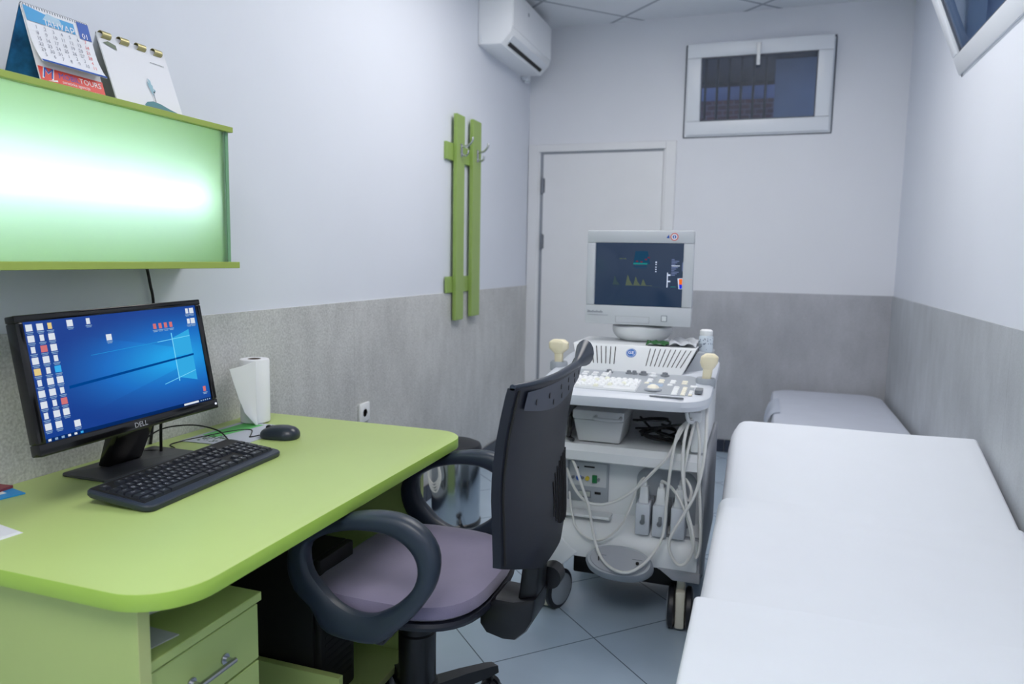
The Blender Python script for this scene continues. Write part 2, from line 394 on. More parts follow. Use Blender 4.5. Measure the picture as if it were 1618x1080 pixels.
def sash(M, w, h, border, parent, th=.06, hand=True):
    k = MB(M); b = border
    k.box(0, w, 0, th, 0, b, .006).box(0, w, 0, th, h-b, h, .006).box(0, b, 0, th, b, h-b, .006).box(w-b, w, 0, th, b, h-b, .006)
    s_ = k.build('window_sash', pvc, parent)
    g = MB(M); e = b
    g.box(e, w-e, .012, .02, e, e+.008).box(e, w-e, .012, .02, h-e-.008, h-e).box(e, e+.008, .012, .02, e, h-e).box(w-e-.008, w-e, .012, .02, e, h-e)
    g.build('gasket', pvc_edge, s_)
    MB(M).box(b-.005, w-b+.005, .024, .030, b-.005, h-b+.005).build('glass_pane', pane_m, s_)
    if hand:
        MB(M).box(w/2-.014, w/2+.014, -.008, 0, h-b*.72, h-b*.2, .003).cyl((w/2, -.006, h-b*.45), (w/2, -.04, h-b*.45), .008, n=12).box(w/2-.011, w/2+.011, -.05, -.034, h-b*.45-.12, h-b*.45+.012, .005).build('window_handle', white_btn, s_)
    return s_
tl = math.radians(7.5)
sash(Matrix.Translation((WX0+.012, D-.022, WZ0+.008)) @ Matrix.Rotation(tl, 4, 'X'), WX1-WX0-.024, WZ1-WZ0-.010, .088, wn, .05)

# right-hand window, hinged at the bottom and hanging open into the room
wr = struct(thing('window_2', 'white window high on the right wall, tilted open into the room', 'window', (W, (RY0+RY1)/2, RZ0)))
del wr['category']
k = MB()
k.box(W-.004, W+.07, RY0, RY1, RZ0, RZ0+.035, .003, 1).box(W-.004, W+.07, RY0, RY1, RZ1-.035, RZ1, .003, 1).box(W-.004, W+.07, RY0, RY0+.035, RZ0, RZ1, .003, 1).box(W-.004, W+.07, RY1-.035, RY1, RZ0, RZ1, .003, 1)
k.build('window_frame', pvc, wr)
# local sash frame: x along -y of the room (from the far end), y outwards, z up the tilted sash
Mr = Matrix.Translation((W-.012, RY1+.006, RZ0+.005)) @ Matrix.Rotation(-math.pi/2, 4, 'Z') @ Matrix.Rotation(math.radians(21.5), 4, 'X')
sash(Mr, RY1-RY0+.01, RZ1-RZ0-.012, .082, wr, .06)

# outside the far window: a light well with railing, brick and rendered walls
brick = mat('brick_wall_outdoors', (120, 74, 78), .8); nt = brick.node_tree; b = nt.nodes['Principled BSDF']
bt = nt.nodes.new('ShaderNodeTexBrick'); bt.inputs['Color1'].default_value = lin((128, 78, 80)); bt.inputs['Color2'].default_value = lin((108, 70, 76)); bt.inputs['Mortar'].default_value = lin((150, 140, 150)); bt.inputs['Scale'].default_value = 6
tc = nt.nodes.new('ShaderNodeTexCoord'); mp = nt.nodes.new('ShaderNodeMapping'); mp.inputs['Rotation'].default_value = (math.radians(90), 0, 0)
nt.links.new(tc.outputs['Object'], mp.inputs[0]); nt.links.new(mp.outputs[0], bt.inputs['Vector']); nt.links.new(bt.outputs[0], b.inputs['Base Color'])
render_grey = mat('grey_render_outdoors', (150, 160, 178), .8, noise=.05)
render_blue = mat('blue_render_outdoors', (172, 186, 236), .8, noise=.08)
soff = mat('dark_soffit', (70, 66, 66), .8, noise=.1)
tag(MB().box(1.0, 1.72, 6.15, 6.25, 1.8, 2.585).build('brick_wall', brick), 'low red brick wall outside the far window behind the bars', 'wall')
tag(MB().box(1.0, 1.72, 6.30, 6.36, 1.8, 2.72).build('rendered_wall', render_blue), 'pale blue rendered wall rising behind the brick wall outside', 'wall')
tag(MB().box(.7, 2.6, 5.45, 6.5, 2.78, 2.84).box(.7, 2.6, 6.42, 6.5, 2.55, 2.78).build('soffit', soff), 'dark soffit overhanging outside the far window', 'soffit')
struct(MB().box(.6, 2.7, 5.3, 6.55, 1.70, 1.80).build('terrace_ground', render_grey, origin=(0, 0, 0)))
tag(MB().box(1.66, 2.3, 5.75, 5.82, 1.8, 2.775).build('wall_panel', render_grey), 'flat grey panel outside the right half of the far window', 'panel')
rl = thing('railing', 'dark iron railing bars outside the far window', 'railing', (1.4, 5.5, 1.9))
for i in range(6): MB().cyl((1.19+i*.082, 5.5, 1.80), (1.19+i*.082, 5.5, 2.775), .009, n=10).build('bar', black_matte, rl)
MB().box(1.1, 1.66, 5.485, 5.515, 2.745, 2.775).build('top_rail', black_matte, rl)
MB().box(1.1, 1.68, 5.485, 5.515, 1.93, 1.955).build('bottom_rail', black_matte, rl)
# outside the right window
tag(MB().box(3.1, 3.2, 1.2, 5.2, 1.2, 3.9).build('neighbour_wall', mat('blue_grey_outdoors', (70, 84, 110), .8, noise=.1, nscale=1.5)), 'blue grey neighbouring wall outside the right window', 'wall')
tag(MB().cyl((2.9, 3.35, 1.2), (2.9, 3.35, 3.8), .04, n=16).build('drain_pipe', render_grey), 'pale drain pipe outside the right window', 'pipe')

# ceiling lamps (they stand over and behind the camera's place)
def ceiling_lamp(cx, cy, w, l, dm, label):
    t = thing('ceiling_light', label, 'ceiling light', (cx, cy, H))
    MB().box(cx-w/2-.02, cx+w/2+.02, cy-l/2-.02, cy+l/2+.02, H-.045, H-.002, .004, 1).build('lamp_housing', pvc, t)
    MB().box(cx-w/2, cx+w/2, cy-l/2, cy+l/2, H-.052, H-.044).build('diffuser', dm, t)
ceiling_lamp(1.40, -.45, 1.2, 1.2, diffuser, 'square ceiling light panel over the desk end of the room')
ceiling_lamp(1.25, 3.0, 1.2, 1.2, diffuser2, 'square ceiling light panel over the middle of the room')

# ------------------------------------------------------------------ desk
desk = thing('desk', 'lime green office desk against the left wall with rounded corners', 'desk', (.4, 1.4, 0))
def rounded(x0, x1, y0, y1, rs, n=8):
    """rounded rectangle, rs = radii at (x1,y0),(x1,y1),(x0,y1),(x0,y0)"""
    out = []
    for (cx, cy, sx, sy, r, a0) in ((x1, y0, -1, 1, rs[0], -90), (x1, y1, -1, -1, rs[1], 0), (x0, y1, 1, -1, rs[2], 90), (x0, y0, 1, 1, rs[3], 180)):
        if r <= 0: out.append((cx, cy)); continue
        for k_ in range(n+1):
            a = math.radians(a0+90*k_/n); out.append((cx+sx*r+r*math.cos(a), cy+sy*r+r*math.sin(a)))
    return out
tp = MB().prism(rounded(.010, .805, .770, 2.024, (.115, .10, 0, 0), 12), .719, .75, 2, .0015)
for f in tp.bm.faces:
    if abs(f.normal.z) < .5: f.material_index = 1
tp.build('desktop', [green, green_edge], desk)
def panel(x0, x1, y0, y1, z0, z1, name, parent, m=green, front=None):
    k = MB().box(x0, x1, y0, y1, z0, z1, .001, 1)
    if front is not None:
        k.m(1).box(x1, x1+.0015, y0, y1, z0, z1)
    return k.build(name, [m, green_pale], parent)
panel(.03, .713, .80, .825, 0, .7185, 'side_panel', desk, front=1)
panel(.03, .683, 1.93, 1.95, 0, .7185, 'side_panel', desk, front=1)
MB().box(.03, .048, .826, 1.929, .35, .7185).build('back_panel', green, desk)

# drawer pedestal under the near end of the desk
du = thing('drawer_unit', 'green drawer pedestal under the near end of the desk', 'drawer unit', (.42, .98, 0))
MB().box(.18, .68, .832, 1.122, .06, .578, .001, 1).build('carcass', green, du)
MB().box(.165, .705, .828, 1.130, .578, .597, .0015, 1).build('unit_top', [green], du)
for z0, z1 in ((.452, .572), (.265, .447), (.075, .260)):
    d_ = MB().box(.68, .70, .833, 1.123, z0, z1, .0015, 1).build('drawer', green, du)
    zh = z1-.068
    MB().cyl((.70, .93, zh), (.722, .93, zh), .005, n=10).cyl((.70, 1.02, zh), (.722, 1.02, zh), .005, n=10).lathe([(.011, 0), (.011, .003)], (.70, .93, zh), (1, 0, 0), 16).lathe([(.011, 0), (.011, .003)], (.70, 1.02, zh), (1, 0, 0), 16).tube([(.722, .925, zh), (.722, 1.025, zh)], .0055, smooth=0).build('drawer_handle', steel, d_)
for cx in (.24, .64):
    for cy in (.87, 1.08):
        MB().cyl((cx-.01, cy, .03), (cx+.01, cy, .03), .03, n=16).cyl((cx, cy, .03), (cx, cy, .062), .008, n=8).build('caster', black_pl, du)
def sheet(pts, t, name, mats, label, cat, extra=None):
    k = MB().prism([p[:2] for p in pts], pts[0][2], pts[0][2]+t, 2)
    if extra: extra(k)
    return tag(k.build(name, mats), label, cat)
def lines(x0, x1, y0, n, dy, z):
    def f(k):
        k.m(1)
        for i in range(n): k.box(x0, x1, y0+i*dy, y0+i*dy+.006, z, z+.0004)
    return f
sheet([(.42, .842, .5975), (.665, .835, .5975), (.68, .925, .5975), (.42, .935, .5975)], .002, 'paper_sheet', [paper_grey, ink_m], 'plain grey white paper lying on the drawer pedestal, nearest the drawer front', 'paper')
sheet([(.25, .94, .5975), (.56, .938, .5975), (.60, 1.065, .5975), (.25, 1.075, .5975)], .006, 'magazine', [paper_grey, black_matte], 'printed leaflet with dark stripes lying at the back on the drawer pedestal', 'leaflet', lines(.36, .56, .945, 7, .0155, .6036))

# low computer trolley and the tower on it
tr = thing('computer_trolley', 'low green wheeled trolley under the desk holding the black computer', 'trolley', (.47, 1.6, 0))
MB().box(.22, .715, 1.405, 1.425, .10, .247, .001, 1).build('end_panel', [green], tr)
MB().box(.22, .715, 1.785, 1.805, .10, .247, .001, 1).m(1).box(.715, .7165, 1.785, 1.805, .10, .247).build('end_panel', [green, green_pale], tr)
MB().box(.22, .715, 1.425, 1.785, .10, .12, .001, 1).m(1).box(.715, .7165, 1.405, 1.785, .10, .12).build('bottom_board', [green, green_pale], tr)
MB().box(.22, .24, 1.425, 1.785, .12, .247).build('back_board', green, tr)
for cx, cy in ((.27, 1.44), (.27, 1.77), (.66, 1.43), (.69, 1.70)):
        MB().cyl((cx-.011, cy, .04), (cx+.011, cy, .04), .04, n=20).box(cx-.016, cx+.016, cy-.014, cy+.014, .055, .1, .003).build('caster', black_pl, tr)
pc = thing('computer_tower', 'black computer tower standing on the low green trolley', 'computer', (.46, 1.54, .12))
MB().box(.245, .620, 1.435, 1.600, .124, .53, .004).build('tower_case', black_matte, pc)
fp = MB().box(.620, .645, 1.437, 1.598, .122, .532, .008).build('front_panel', black_matte, pc)
MB().box(.645, .647, 1.45, 1.585, .45, .49, .002, 1).build('optical_drive', black_pl, pc)
MB().cyl((.645, 1.46, .37), (.649, 1.46, .37), .010, n=16).build('power_button', steel_d, pc)
k = MB()
for i in range(9): k.box(.6445, .6458, 1.455, 1.58, .17+i*.02, .178+i*.02)
k.build('front_vent', black_matte, pc)

# ------------------------------------------------------------------ desk monitor
ang = -.0288; tilt = .1692; roll = .022
mc = Vector((.2665, 1.2306, 1.0305))
nn = Vector((math.cos(ang)*math.cos(tilt), math.sin(ang)*math.cos(tilt), math.sin(tilt)))
rt = Vector((-math.sin(ang), math.cos(ang), 0)); up = nn.cross(rt)
rt2 = rt*math.cos(roll)+up*math.sin(roll); up2 = nn.cross(rt2)
# local frame: x right on the screen, y up, z out of the screen
MM = Matrix(((rt2.x, up2.x, nn.x, mc.x), (rt2.y, up2.y, nn.y, mc.y), (rt2.z, up2.z, nn.z, mc.z), (0, 0, 0, 1)))
mon = thing('computer_monitor', 'black widescreen computer monitor on the green desk showing a blue desktop', 'monitor', (.12, 1.33, .75))
mw, mh = .2537, .1478
k = MB(MM)
k.box(-mw, mw, -mh, -mh+.026, -.03, 0, .003).box(-mw, mw, mh-.015, mh, -.03, 0, .003).box(-mw, -mw+.018, -mh+.026, mh-.015, -.03, 0, .003).box(mw-.018, mw, -mh+.026, mh-.015, -.03, 0, .003)
bez = k.build('bezel', black_gloss, mon)
MB(MM).hull8([(-mw+.004, -mh+.004, -.028), (mw-.004, -mh+.004, -.028), (mw-.004, mh-.004, -.028), (-mw+.004, mh-.004, -.028)], [(-.16, -.10, -.06), (.16, -.10, -.06), (.16, .09, -.06), (-.16, .09, -.06)], .004).build('back_cover', black_pl, mon)
MB(MM).text('DELL', .017, (0, -mh+.0125, .0006), (1, 0, 0), (0, 1, 0)).build('lettering', mat('silver_lettering', (190, 192, 198), .3, .5), bez)
MB(MM).cyl((mw-.009, -mh+.013, 0), (mw-.009, -mh+.013, .0012), .003, n=12).build('power_light', emitter('white_power_led', (230, 236, 255), 1.2), bez)
# screen with its picture
sx0, sx1, sy0, sy1 = -mw+.018, mw-.018, -mh+.026, mh-.015
scr_m = bpy.data.materials.new('lit_desktop_screen'); scr_m.use_nodes = True; nt = scr_m.node_tree; nt.nodes.remove(nt.nodes['Principled BSDF'])
uv = nt.nodes.new('ShaderNodeUVMap'); sp = nt.nodes.new('ShaderNodeSeparateXYZ'); nt.links.new(uv.outputs[0], sp.inputs[0])
du_ = math_node(nt, 'SUBTRACT', sp.outputs[0], .84); dv_ = math_node(nt, 'SUBTRACT', sp.outputs[1], .50)
vx = math_node(nt, 'MULTIPLY', du_, 1.25); vy = math_node(nt, 'MULTIPLY', dv_, 1.9)
rad = math_node(nt, 'SQRT', math_node(nt, 'ADD', math_node(nt, 'MULTIPLY', vx, vx), math_node(nt, 'MULTIPLY', vy, vy)))
glow = math_node(nt, 'POWER', math_node(nt, 'SUBTRACT', 1.0, math_node(nt, 'DIVIDE', rad, 1.05), True), 1.6)
# light beams fanning to the left from the panes
sl = math_node(nt, 'DIVIDE', dv_, math_node(nt, 'ADD', math_node(nt, 'ABSOLUTE', du_), .22))
beam = math_node(nt, 'MULTIPLY', math_node(nt, 'LESS_THAN', math_node(nt, 'ABSOLUTE', sl), .42), math_node(nt, 'LESS_THAN', du_, .05))
beam = math_node(nt, 'MULTIPLY', beam, .30)
gl2 = math_node(nt, 'ADD', glow, math_node(nt, 'MULTIPLY', beam, glow), True)
cr_ = nt.nodes.new('ShaderNodeValToRGB'); nt.links.new(gl2, cr_.inputs[0])
cr_.color_ramp.elements[0].color = lin((2, 56, 140)); cr_.color_ramp.elements[1].color = lin((20, 160, 230))
e_ = cr_.color_ramp.elements.new(.35); e_.color = lin((2, 104, 192))
em = nt.nodes.new('ShaderNodeEmission'); nt.links.new(cr_.outputs[0], em.inputs[0]); em.inputs[1].default_value = 1.0
gg = nt.nodes.new('ShaderNodeBsdfGlossy'); gg.inputs[0].default_value = (.03, .03, .03, 1); gg.inputs['Roughness'].default_value = .3
ad = nt.nodes.new('ShaderNodeAddShader'); nt.links.new(em.outputs[0], ad.inputs[0]); nt.links.new(gg.outputs[0], ad.inputs[1]); nt.links.new(ad.outputs[0], nt.nodes['Material Output'].inputs[0])
ic_w = emitter('lit_icon_white', (222, 230, 240), .95); ic_y = emitter('lit_icon_yellow', (236, 210, 140), .9); ic_r = emitter('lit_icon_red', (214, 120, 124), .9)
ic_b = emitter('lit_icon_cyan', (60, 170, 235), 1); ic_line = emitter('lit_pane_line', (120, 215, 250), 1); ic_dark = emitter('lit_dark_line', (2, 66, 140), 1)
ic_pane = emitter('lit_window_pane', (52, 168, 226), 1); ic_txt = emitter('lit_icon_text', (150, 185, 220), .8); ic_bar = emitter('lit_taskbar', (6, 40, 96), 1)
k = MB(MM)
def S(u, v, z=-.0030): return (sx0+(sx1-sx0)*u, sy1-(sy1-sy0)*v, z)
def rect(u0, u1, v0, v1, mi, z=-.0026): k.m(mi).quad(S(u0, v1, z), S(u1, v1, z), S(u1, v0, z), S(u0, v0, z))
k.m(0).quad(S(0, 1), S(1, 1), S(1, 0), S(0, 0))
def poly(pts, mi, z=-.0028): k.m(mi)._add([S(u, v, z) for u, v in pts], [tuple(range(len(pts)))])
# window-pane wallpaper
poly([(.925, .235), (.925, .483), (.805, .483), (.805, .30)], 7); poly([(.925, .507), (.925, .76), (.805, .70), (.805, .507)], 7)
poly([(.797, .25), (.803, .25), (.803, .735), (.797, .735)], 5, -.0027)
poly([(.700, .318), (.925, .298), (.925, .304), (.700, .324)], 5, -.0027); poly([(.70, .735), (.925, .655), (.925, .661), (.70, .741)], 5, -.0027)
poly([(.30, .345), (.70, .318), (.70, .323), (.30, .349)], 8, -.0027)
poly([(.16, .575), (.16, .60), (.93, .505), (.93, .487)], 6, -.0027)
k.bm.verts.ensure_lookup_table()
def icon(u, v, mi, tall=False):
    w_, h_ = (.010, .026) if tall else (.0155, .028)
    rect(u-w_, u+w_, v-h_, v+h_, mi); rect(u-.017, u+.017, v+.036, v+.043, 9); rect(u-.013, u+.013, v+.049, v+.055, 9)
kinds = [(1, 1, 2), (1, 1, 1), (1, 3, 1), (1, 1, 1), (2, 1, 4), (1, 1, 1), (1, 1, 1), (1, 1, 3), (1, 1, 1), (1, 1, 1)]
for r_ in range(10):
    for c_ in range(3):
        if r_ == 9 and c_ == 2: continue
        icon((.024, .075, .122)[c_], .05+r_*.0915, kinds[r_][c_], (r_+c_) % 3 == 2)
icon(.222, .045, 1); icon(.318, .045, 1, True); icon(.415, .21, 1); icon(.165, .90, 1)
for i in range(4): icon(.70+i*.036, .165, 3, True)
for u_, v_ in ((.935, .05), (.968, .05), (.935, .155), (.966, .155)): icon(u_, v_, 1, u_ < .95)
icon(.962, .87, 3, True)
rect(0, 1, .968, 1, 10, -.0028)
for i, mi in enumerate((1, 9, 9, 1, 1, 4)): rect(.012+i*.032, .026+i*.032, .974, .992, mi)
rect(.80, .905, .974, .993, 1)
for i in range(5): rect(.918+i*.016, .927+i*.016, .978, .990, 9)
scr = k.build('screen', [scr_m, ic_w, ic_y, ic_r, ic_b, ic_line, ic_dark, ic_pane, emitter('lit_faint_beam', (40, 150, 215), 1), ic_txt, ic_bar], mon)
uvl = scr.data.uv_layers.new(name='UVMap')
inv = MM.inverted()
for p in scr.data.polygons:
    for li in p.loop_indices:
        q = inv @ (scr.data.vertices[scr.data.loops[li].vertex_index].co + Vector(mon.location))
        uvl.data[li].uv = ((q.x-sx0)/(sx1-sx0), (q.y-sy0)/(sy1-sy0))
# neck and foot
MB().hull8([(.085, 1.285, .757), (.120, 1.285, .757), (.120, 1.395, .757), (.085, 1.395, .757)], [(.175, 1.255, .925), (.218, 1.255, .925), (.218, 1.375, .925), (.175, 1.375, .925)], .006).build('neck', black_gloss, mon)
MB().prism(rounded(.055, .205, 1.205, 1.50, (.012, .012, .012, .012), 4), .7502, .758, 2, .002).build('foot', mat('dark_grey_foot', (64, 66, 72), .4, bump=.05, bscale=600), mon)
MB().tube([(.16, 1.44, .93), (.13, 1.455, .86), (.12, 1.46, .757)], .004).build('signal_cable', cable_b, mon)

# ------------------------------------------------------------------ keyboard
kb = thing('keyboard', 'black wired keyboard lying on the desk before the monitor', 'keyboard', (.365, 1.325, .75))
KU = Vector((-.058, .9983, 0)); KV = Vector((.9983, .058, 0))
kt = math.asin(.02/.175)
KVt = (KV*math.cos(kt)-Vector((0, 0, 1))*math.sin(kt)); KN = KVt.cross(KU)*-1
KN = KU.cross(KVt)*-1 if KU.cross(KVt).z < 0 else KU.cross(KVt)
ko = Vector((.362, 1.322, .7745))      # centre of the top surface
MK = Matrix(((KU.x, -KVt.x, KN.x, ko.x), (KU.y, -KVt.y, KN.y, ko.y), (KU.z, -KVt.z, KN.z, ko.z), (0, 0, 0, 1)))
L2, D2 = .249, .088
ol = rounded(-L2, L2, -D2, D2, (.02, .02, .02, .02), 5)
k = MB(MK); k.loft([[(x*.985, y*.97, -.0155) for x, y in ol], [(x, y, -.010) for x, y in ol], [(x, y, -.003) for x, y in ol], [(x*.99, y*.975, 0) for x, y in ol]])
k.build('keyboard_body', mat('keyboard_charcoal', (44, 52, 66), .4, bump=.05, bscale=600), kb)
MB(MK).box(-L2+.012, L2-.012, -D2+.024, D2-.006, -.0005, .0012, .001, 1).build('key_tray', black_matte, kb)
for s_ in (-1, 1): MB(MK).box(s_*.19-.014, s_*.19+.014, .066, .074, -.031, -.012, .002, 1).build('foot', black_pl, kb)
key_m = mat('black_key_plastic', (28, 32, 42), .45); leg_m = mat('white_key_legend', (214, 218, 228), .5)
U = .0205
def key(cx, cy, w, leg, h=.0075, d=1.0):
    a, b = (w*U-.0018)/2, (d*U-.0018)/2; q = .0022
    k = MB(MK); k.loft([[(cx+x, cy+y, .0008) for x, y in ((-a, -b), (a, -b), (a, b), (-a, b))], [(cx+x, cy+y, h) for x, y in ((-a+q, -b+q), (a-q, -b+q), (a-q, b-q), (-a+q, b-q))]])
    if leg: k.m(1).text(leg, .0095 if len(leg) == 1 else .0052, (cx-a*.15 if len(leg) == 1 else cx, cy+b*.12, h+.0002), (1, 0, 0), (0, 1, 0))
    k.build('key', [key_m, leg_m], kb, sharp=30)
X0 = -L2+.018; YB = -D2+.034
def row(x, y, items):
    for it in items:
        if isinstance(it, (int, float)): x += it*U; continue
        leg, w = it if isinstance(it, tuple) else (it, 1)
        key(x+w*U/2, y, w, leg); x += w*U
yr = [YB+i*U for i in range(5)]+[YB+5.35*U]
row(X0, yr[0], [('Ctrl', 1.25), ('Win', 1.25), ('Alt', 1.25), ('', 6.25), ('Alt', 1.25), ('Fn', 1.25), ('Menu', 1.25), ('Ctrl', 1.25), .3, '<', 'v', '>', .3, ('0', 2), '.'])
row(X0, yr[1], [('Shift', 2.25)]+list('ZXCVBNM,./')+[('Shift', 2.75), 1.3, '^', 1.3]+list('123'))
row(X0, yr[2], [('Caps', 1.75)]+list('ASDFGHJKL;@')+[('Enter', 2.25), .3, 3, .3]+list('456'))
row(X0, yr[3], [('Tab', 1.5)]+list('QWERTYUIOP[]')+[('#', 1.5), .3, 'Del', 'End', 'Pg', .3]+list('789'))
row(X0, yr[4], list('`1234567890-=')+[('Back', 2), .3, 'Ins', 'Home', 'Pg', .3, 'Num', '/', '*', '-'])
row(X0, yr[5], ['Esc', 1]+['F1', 'F2', 'F3', 'F4', .5, 'F5', 'F6', 'F7', 'F8', .5, 'F9', 'F10', 'F11', 'F12', .3, 'Prt', 'Scr', 'Brk', .3])
key(X0+(15+.3+3+.3+3.5)*U, (yr[2]+yr[3])/2, 1, '+', d=2); key(X0+(15+.3+3+.3+3.5)*U, (yr[0]+yr[1])/2, 1, 'Ent', d=2)
MB().tube([(.268, 1.555, .782), (.215, 1.575, .80), (.15, 1.55, .815), (.09, 1.50, .81), (.075, 1.44, .785), (.085, 1.40, .765)], .0022).build('keyboard_cord', cable_b, kb)

# ------------------------------------------------------------------ mouse
ms = thing('mouse', 'black wired computer mouse lying on the desk beside the keyboard', 'mouse', (.305, 1.735, .75))
MS = rot_at((.305, 1.737, .7505), math.radians(192))
def mring(z, sx, sy, dx=0): return [(dx+sx*math.copysign(abs(math.cos(a))**.8, math.cos(a)), sy*math.copysign(abs(math.sin(a))**.8, math.sin(a))*(1-.12*math.cos(a)), z) for a in [2*math.pi*i/28 for i in range(28)]]
k = MB(MS); k.loft([mring(0, .058, .034), mring(.006, .061, .0365), mring(.016, .060, .035, -.001), mring(.025, .054, .031, -.003), mring(.033, .042, .024, -.006), mring(.038, .024, .014, -.008), mring(.039, .008, .005, -.009)])
k.build('mouse_shell', mat('mouse_black', (38, 46, 58), .3), ms)
MB(MS).tube([(.058, 0, .018), (.04, 0, .030), (.02, 0, .0372)], .0012).build('button_gap', black_matte, ms)
MB(MS).cyl((.035, -.004, .030), (.035, .004, .030), .008, n=16).build('scroll_wheel', rubber, ms)
MB().tube([(.247, 1.722, .757), (.225, 1.70, .7535), (.215, 1.715, .7535), (.172, 1.775, .7535), (.14, 1.765, .7535), (.115, 1.72, .7535), (.095, 1.655, .7535), (.075, 1.59, .7525), (.075, 1.54, .7525), (.115, 1.515, .7525), (.12, 1.49, .7525), (.085, 1.44, .7615), (.08, 1.38, .7615)], .0018).build('mouse_cord', cable_b, ms)
k = MB().prism([(.065, 1.588), (.262, 1.60), (.262, 1.868), (.062, 1.868)], .7502, .7522)
k.m(1)
k.prism([(.075, 1.67), (.13, 1.655), (.15, 1.77), (.16, 1.85), (.085, 1.85)], .7523, .7526)
k.m(2)
for i in range(46):
    a = random.random()*6.283; r_ = math.sqrt(random.random()); cx, cy = .135+.042*r_*math.cos(a), 1.648+.042*r_*math.sin(a)
    k.box(cx-.003, cx+.003, cy-.002-.002*random.random(), cy+.002+.002*random.random(), .7524, .7527)
mm = tag(k.build('mouse_mat', [mat_grey, mat_green, mat('mouse_mat_dark_print', (58, 88, 62), .6)]), 'grey mouse mat with green print lying behind the keyboard', 'mouse mat')

# paper roll standing on the desk
pr = thing('paper_towel_roll', 'white paper towel roll standing on the desk by the wall', 'paper roll', (.098, 1.885, .7522))
MB().lathe([(.021, .205), (.021, 0), (.044, 0), (.047, .003), (.047, .206), (.045, .209), (.021, .209)], (.098, 1.888, .7525), n=40, cap=False).build('roll', paper, pr)
MB().lathe([(.017, .004), (.0205, .004), (.0205, .2085), (.017, .2085), (.017, .004)], (.098, 1.888, .7525), n=32, cap=False).build('cardboard_core', card_brown, pr)
rows = []
for z in (0, .05, .1, .15, .2):
    r_ = []
    ln = .115*(z/.2)**.6+.02
    for i in range(8):
        t = i/7; r_.append((.130+.014*math.sin(t*2.2), 1.851-t*ln, .7545+z+(.006 if z == .2 else 0)-(.008*t if z == .2 else 0)))
    rows.append(r_)
MB().slab(rows, (.0012, .0004, 0)).build('loose_sheet', paper, pr)

# cards on the near end of the desk
k = MB(rot_at((.06, 1.02, .7502), math.radians(-12))).prism([(-.05, -.07), (.03, -.07), (.03, .065), (-.05, .065)], 0, .003)
k.m(1).prism([(-.02, .0), (0, .0), (0, .04), (-.02, .04)], .0031, .0034)
tag(k.build('leaflet', [mat('bright_blue_card', (38, 148, 222), .45), white_m]), 'bright blue card lying on the desk against the wall', 'card')
tag(MB(rot_at((.03, 1.045, .7535), .1)).box(-.018, .02, -.06, .045, 0, .006).build('booklet', mat('dark_red_cover', (136, 62, 74), .5)), 'thin dark red booklet by the wall partly on the blue card', 'booklet')
k = MB(rot_at((.255, .845, .7502), math.radians(-8)))
k.loft([[(-.07, -.055, .0), (.06, -.05, .0), (.055, .07, 0), (-.065, .06, 0)], [(-.068, -.053, .012), (.058, -.048, .010), (.053, .064, .004), (-.06, .058, .012)]])
k.m(1).box(-.02, -.012, -.03, .03, .0125, .0128)
tag(k.build('plastic_packet', [mat('white_packet', (226, 228, 238), .3), mat('violet_print', (120, 116, 190), .5)]), 'white plastic packet lying on the near end of the desk', 'packet')

# ------------------------------------------------------------------ wall light box with calendars on top
wl = thing('wall_light', 'green wall light box with a glowing frosted front above the desk', 'wall light', (.1, 1.0, 1.26))
BY0 = .12
box_edge = mat('olive_lime_edge', (158, 178, 84), .4, noise=.02)
MB().box(.0, .212, BY0, 1.674, 1.647, 1.662, .001, 1).build('top_board', box_edge, wl)
MB().box(.0, .212, BY0, 1.690, 1.262, 1.280, .001, 1).build('bottom_board', box_edge, wl)
MB().box(.001, .012, BY0, 1.655, 1.280, 1.647).build('back_board', mat('pale_lime_board', (214, 234, 178), .5), wl)
MB().box(.012, .19, 1.638, 1.656, 1.280, 1.647).build('end_board', green, wl)
MB().box(.012, .19, BY0, BY0+.018, 1.280, 1.647).build('end_board', green, wl)
MB().box(.192, .197, BY0, 1.662, 1.280, 1.647).build('front_glass', frost, wl)
MB().box(.195, .199, 1.656, 1.668, 1.280, 1.647).build('edge_strip', mat('green_glass_edge', (120, 168, 130), .3), wl)
lt = MB().box(.05, .10, .2, 1.61, 1.44, 1.47, .004).build('lamp_batten', pvc, wl)
MB().cyl((.125, .22, 1.462), (.125, 1.605, 1.462), .016, n=16).build('lamp_tube', tube_m, lt)
k = MB().tube([(.05, 1.50, 1.262), (.02, 1.535, 1.255), (.016, 1.548, 1.21), (.013, 1.56, 1.15), (.012, 1.56, .95), (.012, 1.54, .80), (.012, 1.50, .60)], .0042)
k.build('power_cord', cable_b, wl)

ST = 1.6625     # top of the light box
def tent(y0, y1, xf, xt, zt, xb):
    """front and back leaf of a desk calendar: front foot xf, ridge xt at height zt, back foot xb"""
    return Vector((xf, y0, ST)), Vector((xt, y0, zt)), Vector((xb, y0, ST)), Vector((0, y1-y0, 0))
c1 = thing('desk_calendar', 'spiral desk calendar with blue header and red foot on the wall light', 'calendar', (.11, 1.22, ST))
fa, tpv, ba, wv = tent(1.118, 1.283, .170, .118, 1.836, .050)
def leaf(a, b, wv, t, name, m, parent):
    n_ = (b-a).cross(wv).normalized()*t
    return MB().hull8([a, a+wv, a+wv+n_, a+n_], [b, b+wv, b+wv+n_, b+n_]).build(name, m, parent)
front = leaf(fa, tpv, wv, .0015, 'front_leaf', paper, c1)
leaf(ba, tpv, wv, .0015, 'back_leaf', paper_grey, c1)
leaf(ba-Vector((.0012, 0, 0)), tpv-Vector((.0012, 0, -.0008)), wv, -.0016, 'back_picture', [mat('landscape_print', (40, 110, 170), .5, noise=.5, nscale=30)], c1)
ux = wv.normalized(); uy = (tpv-fa).normalized(); nz = ux.cross(uy); hh = (tpv-fa).length; ww = wv.length
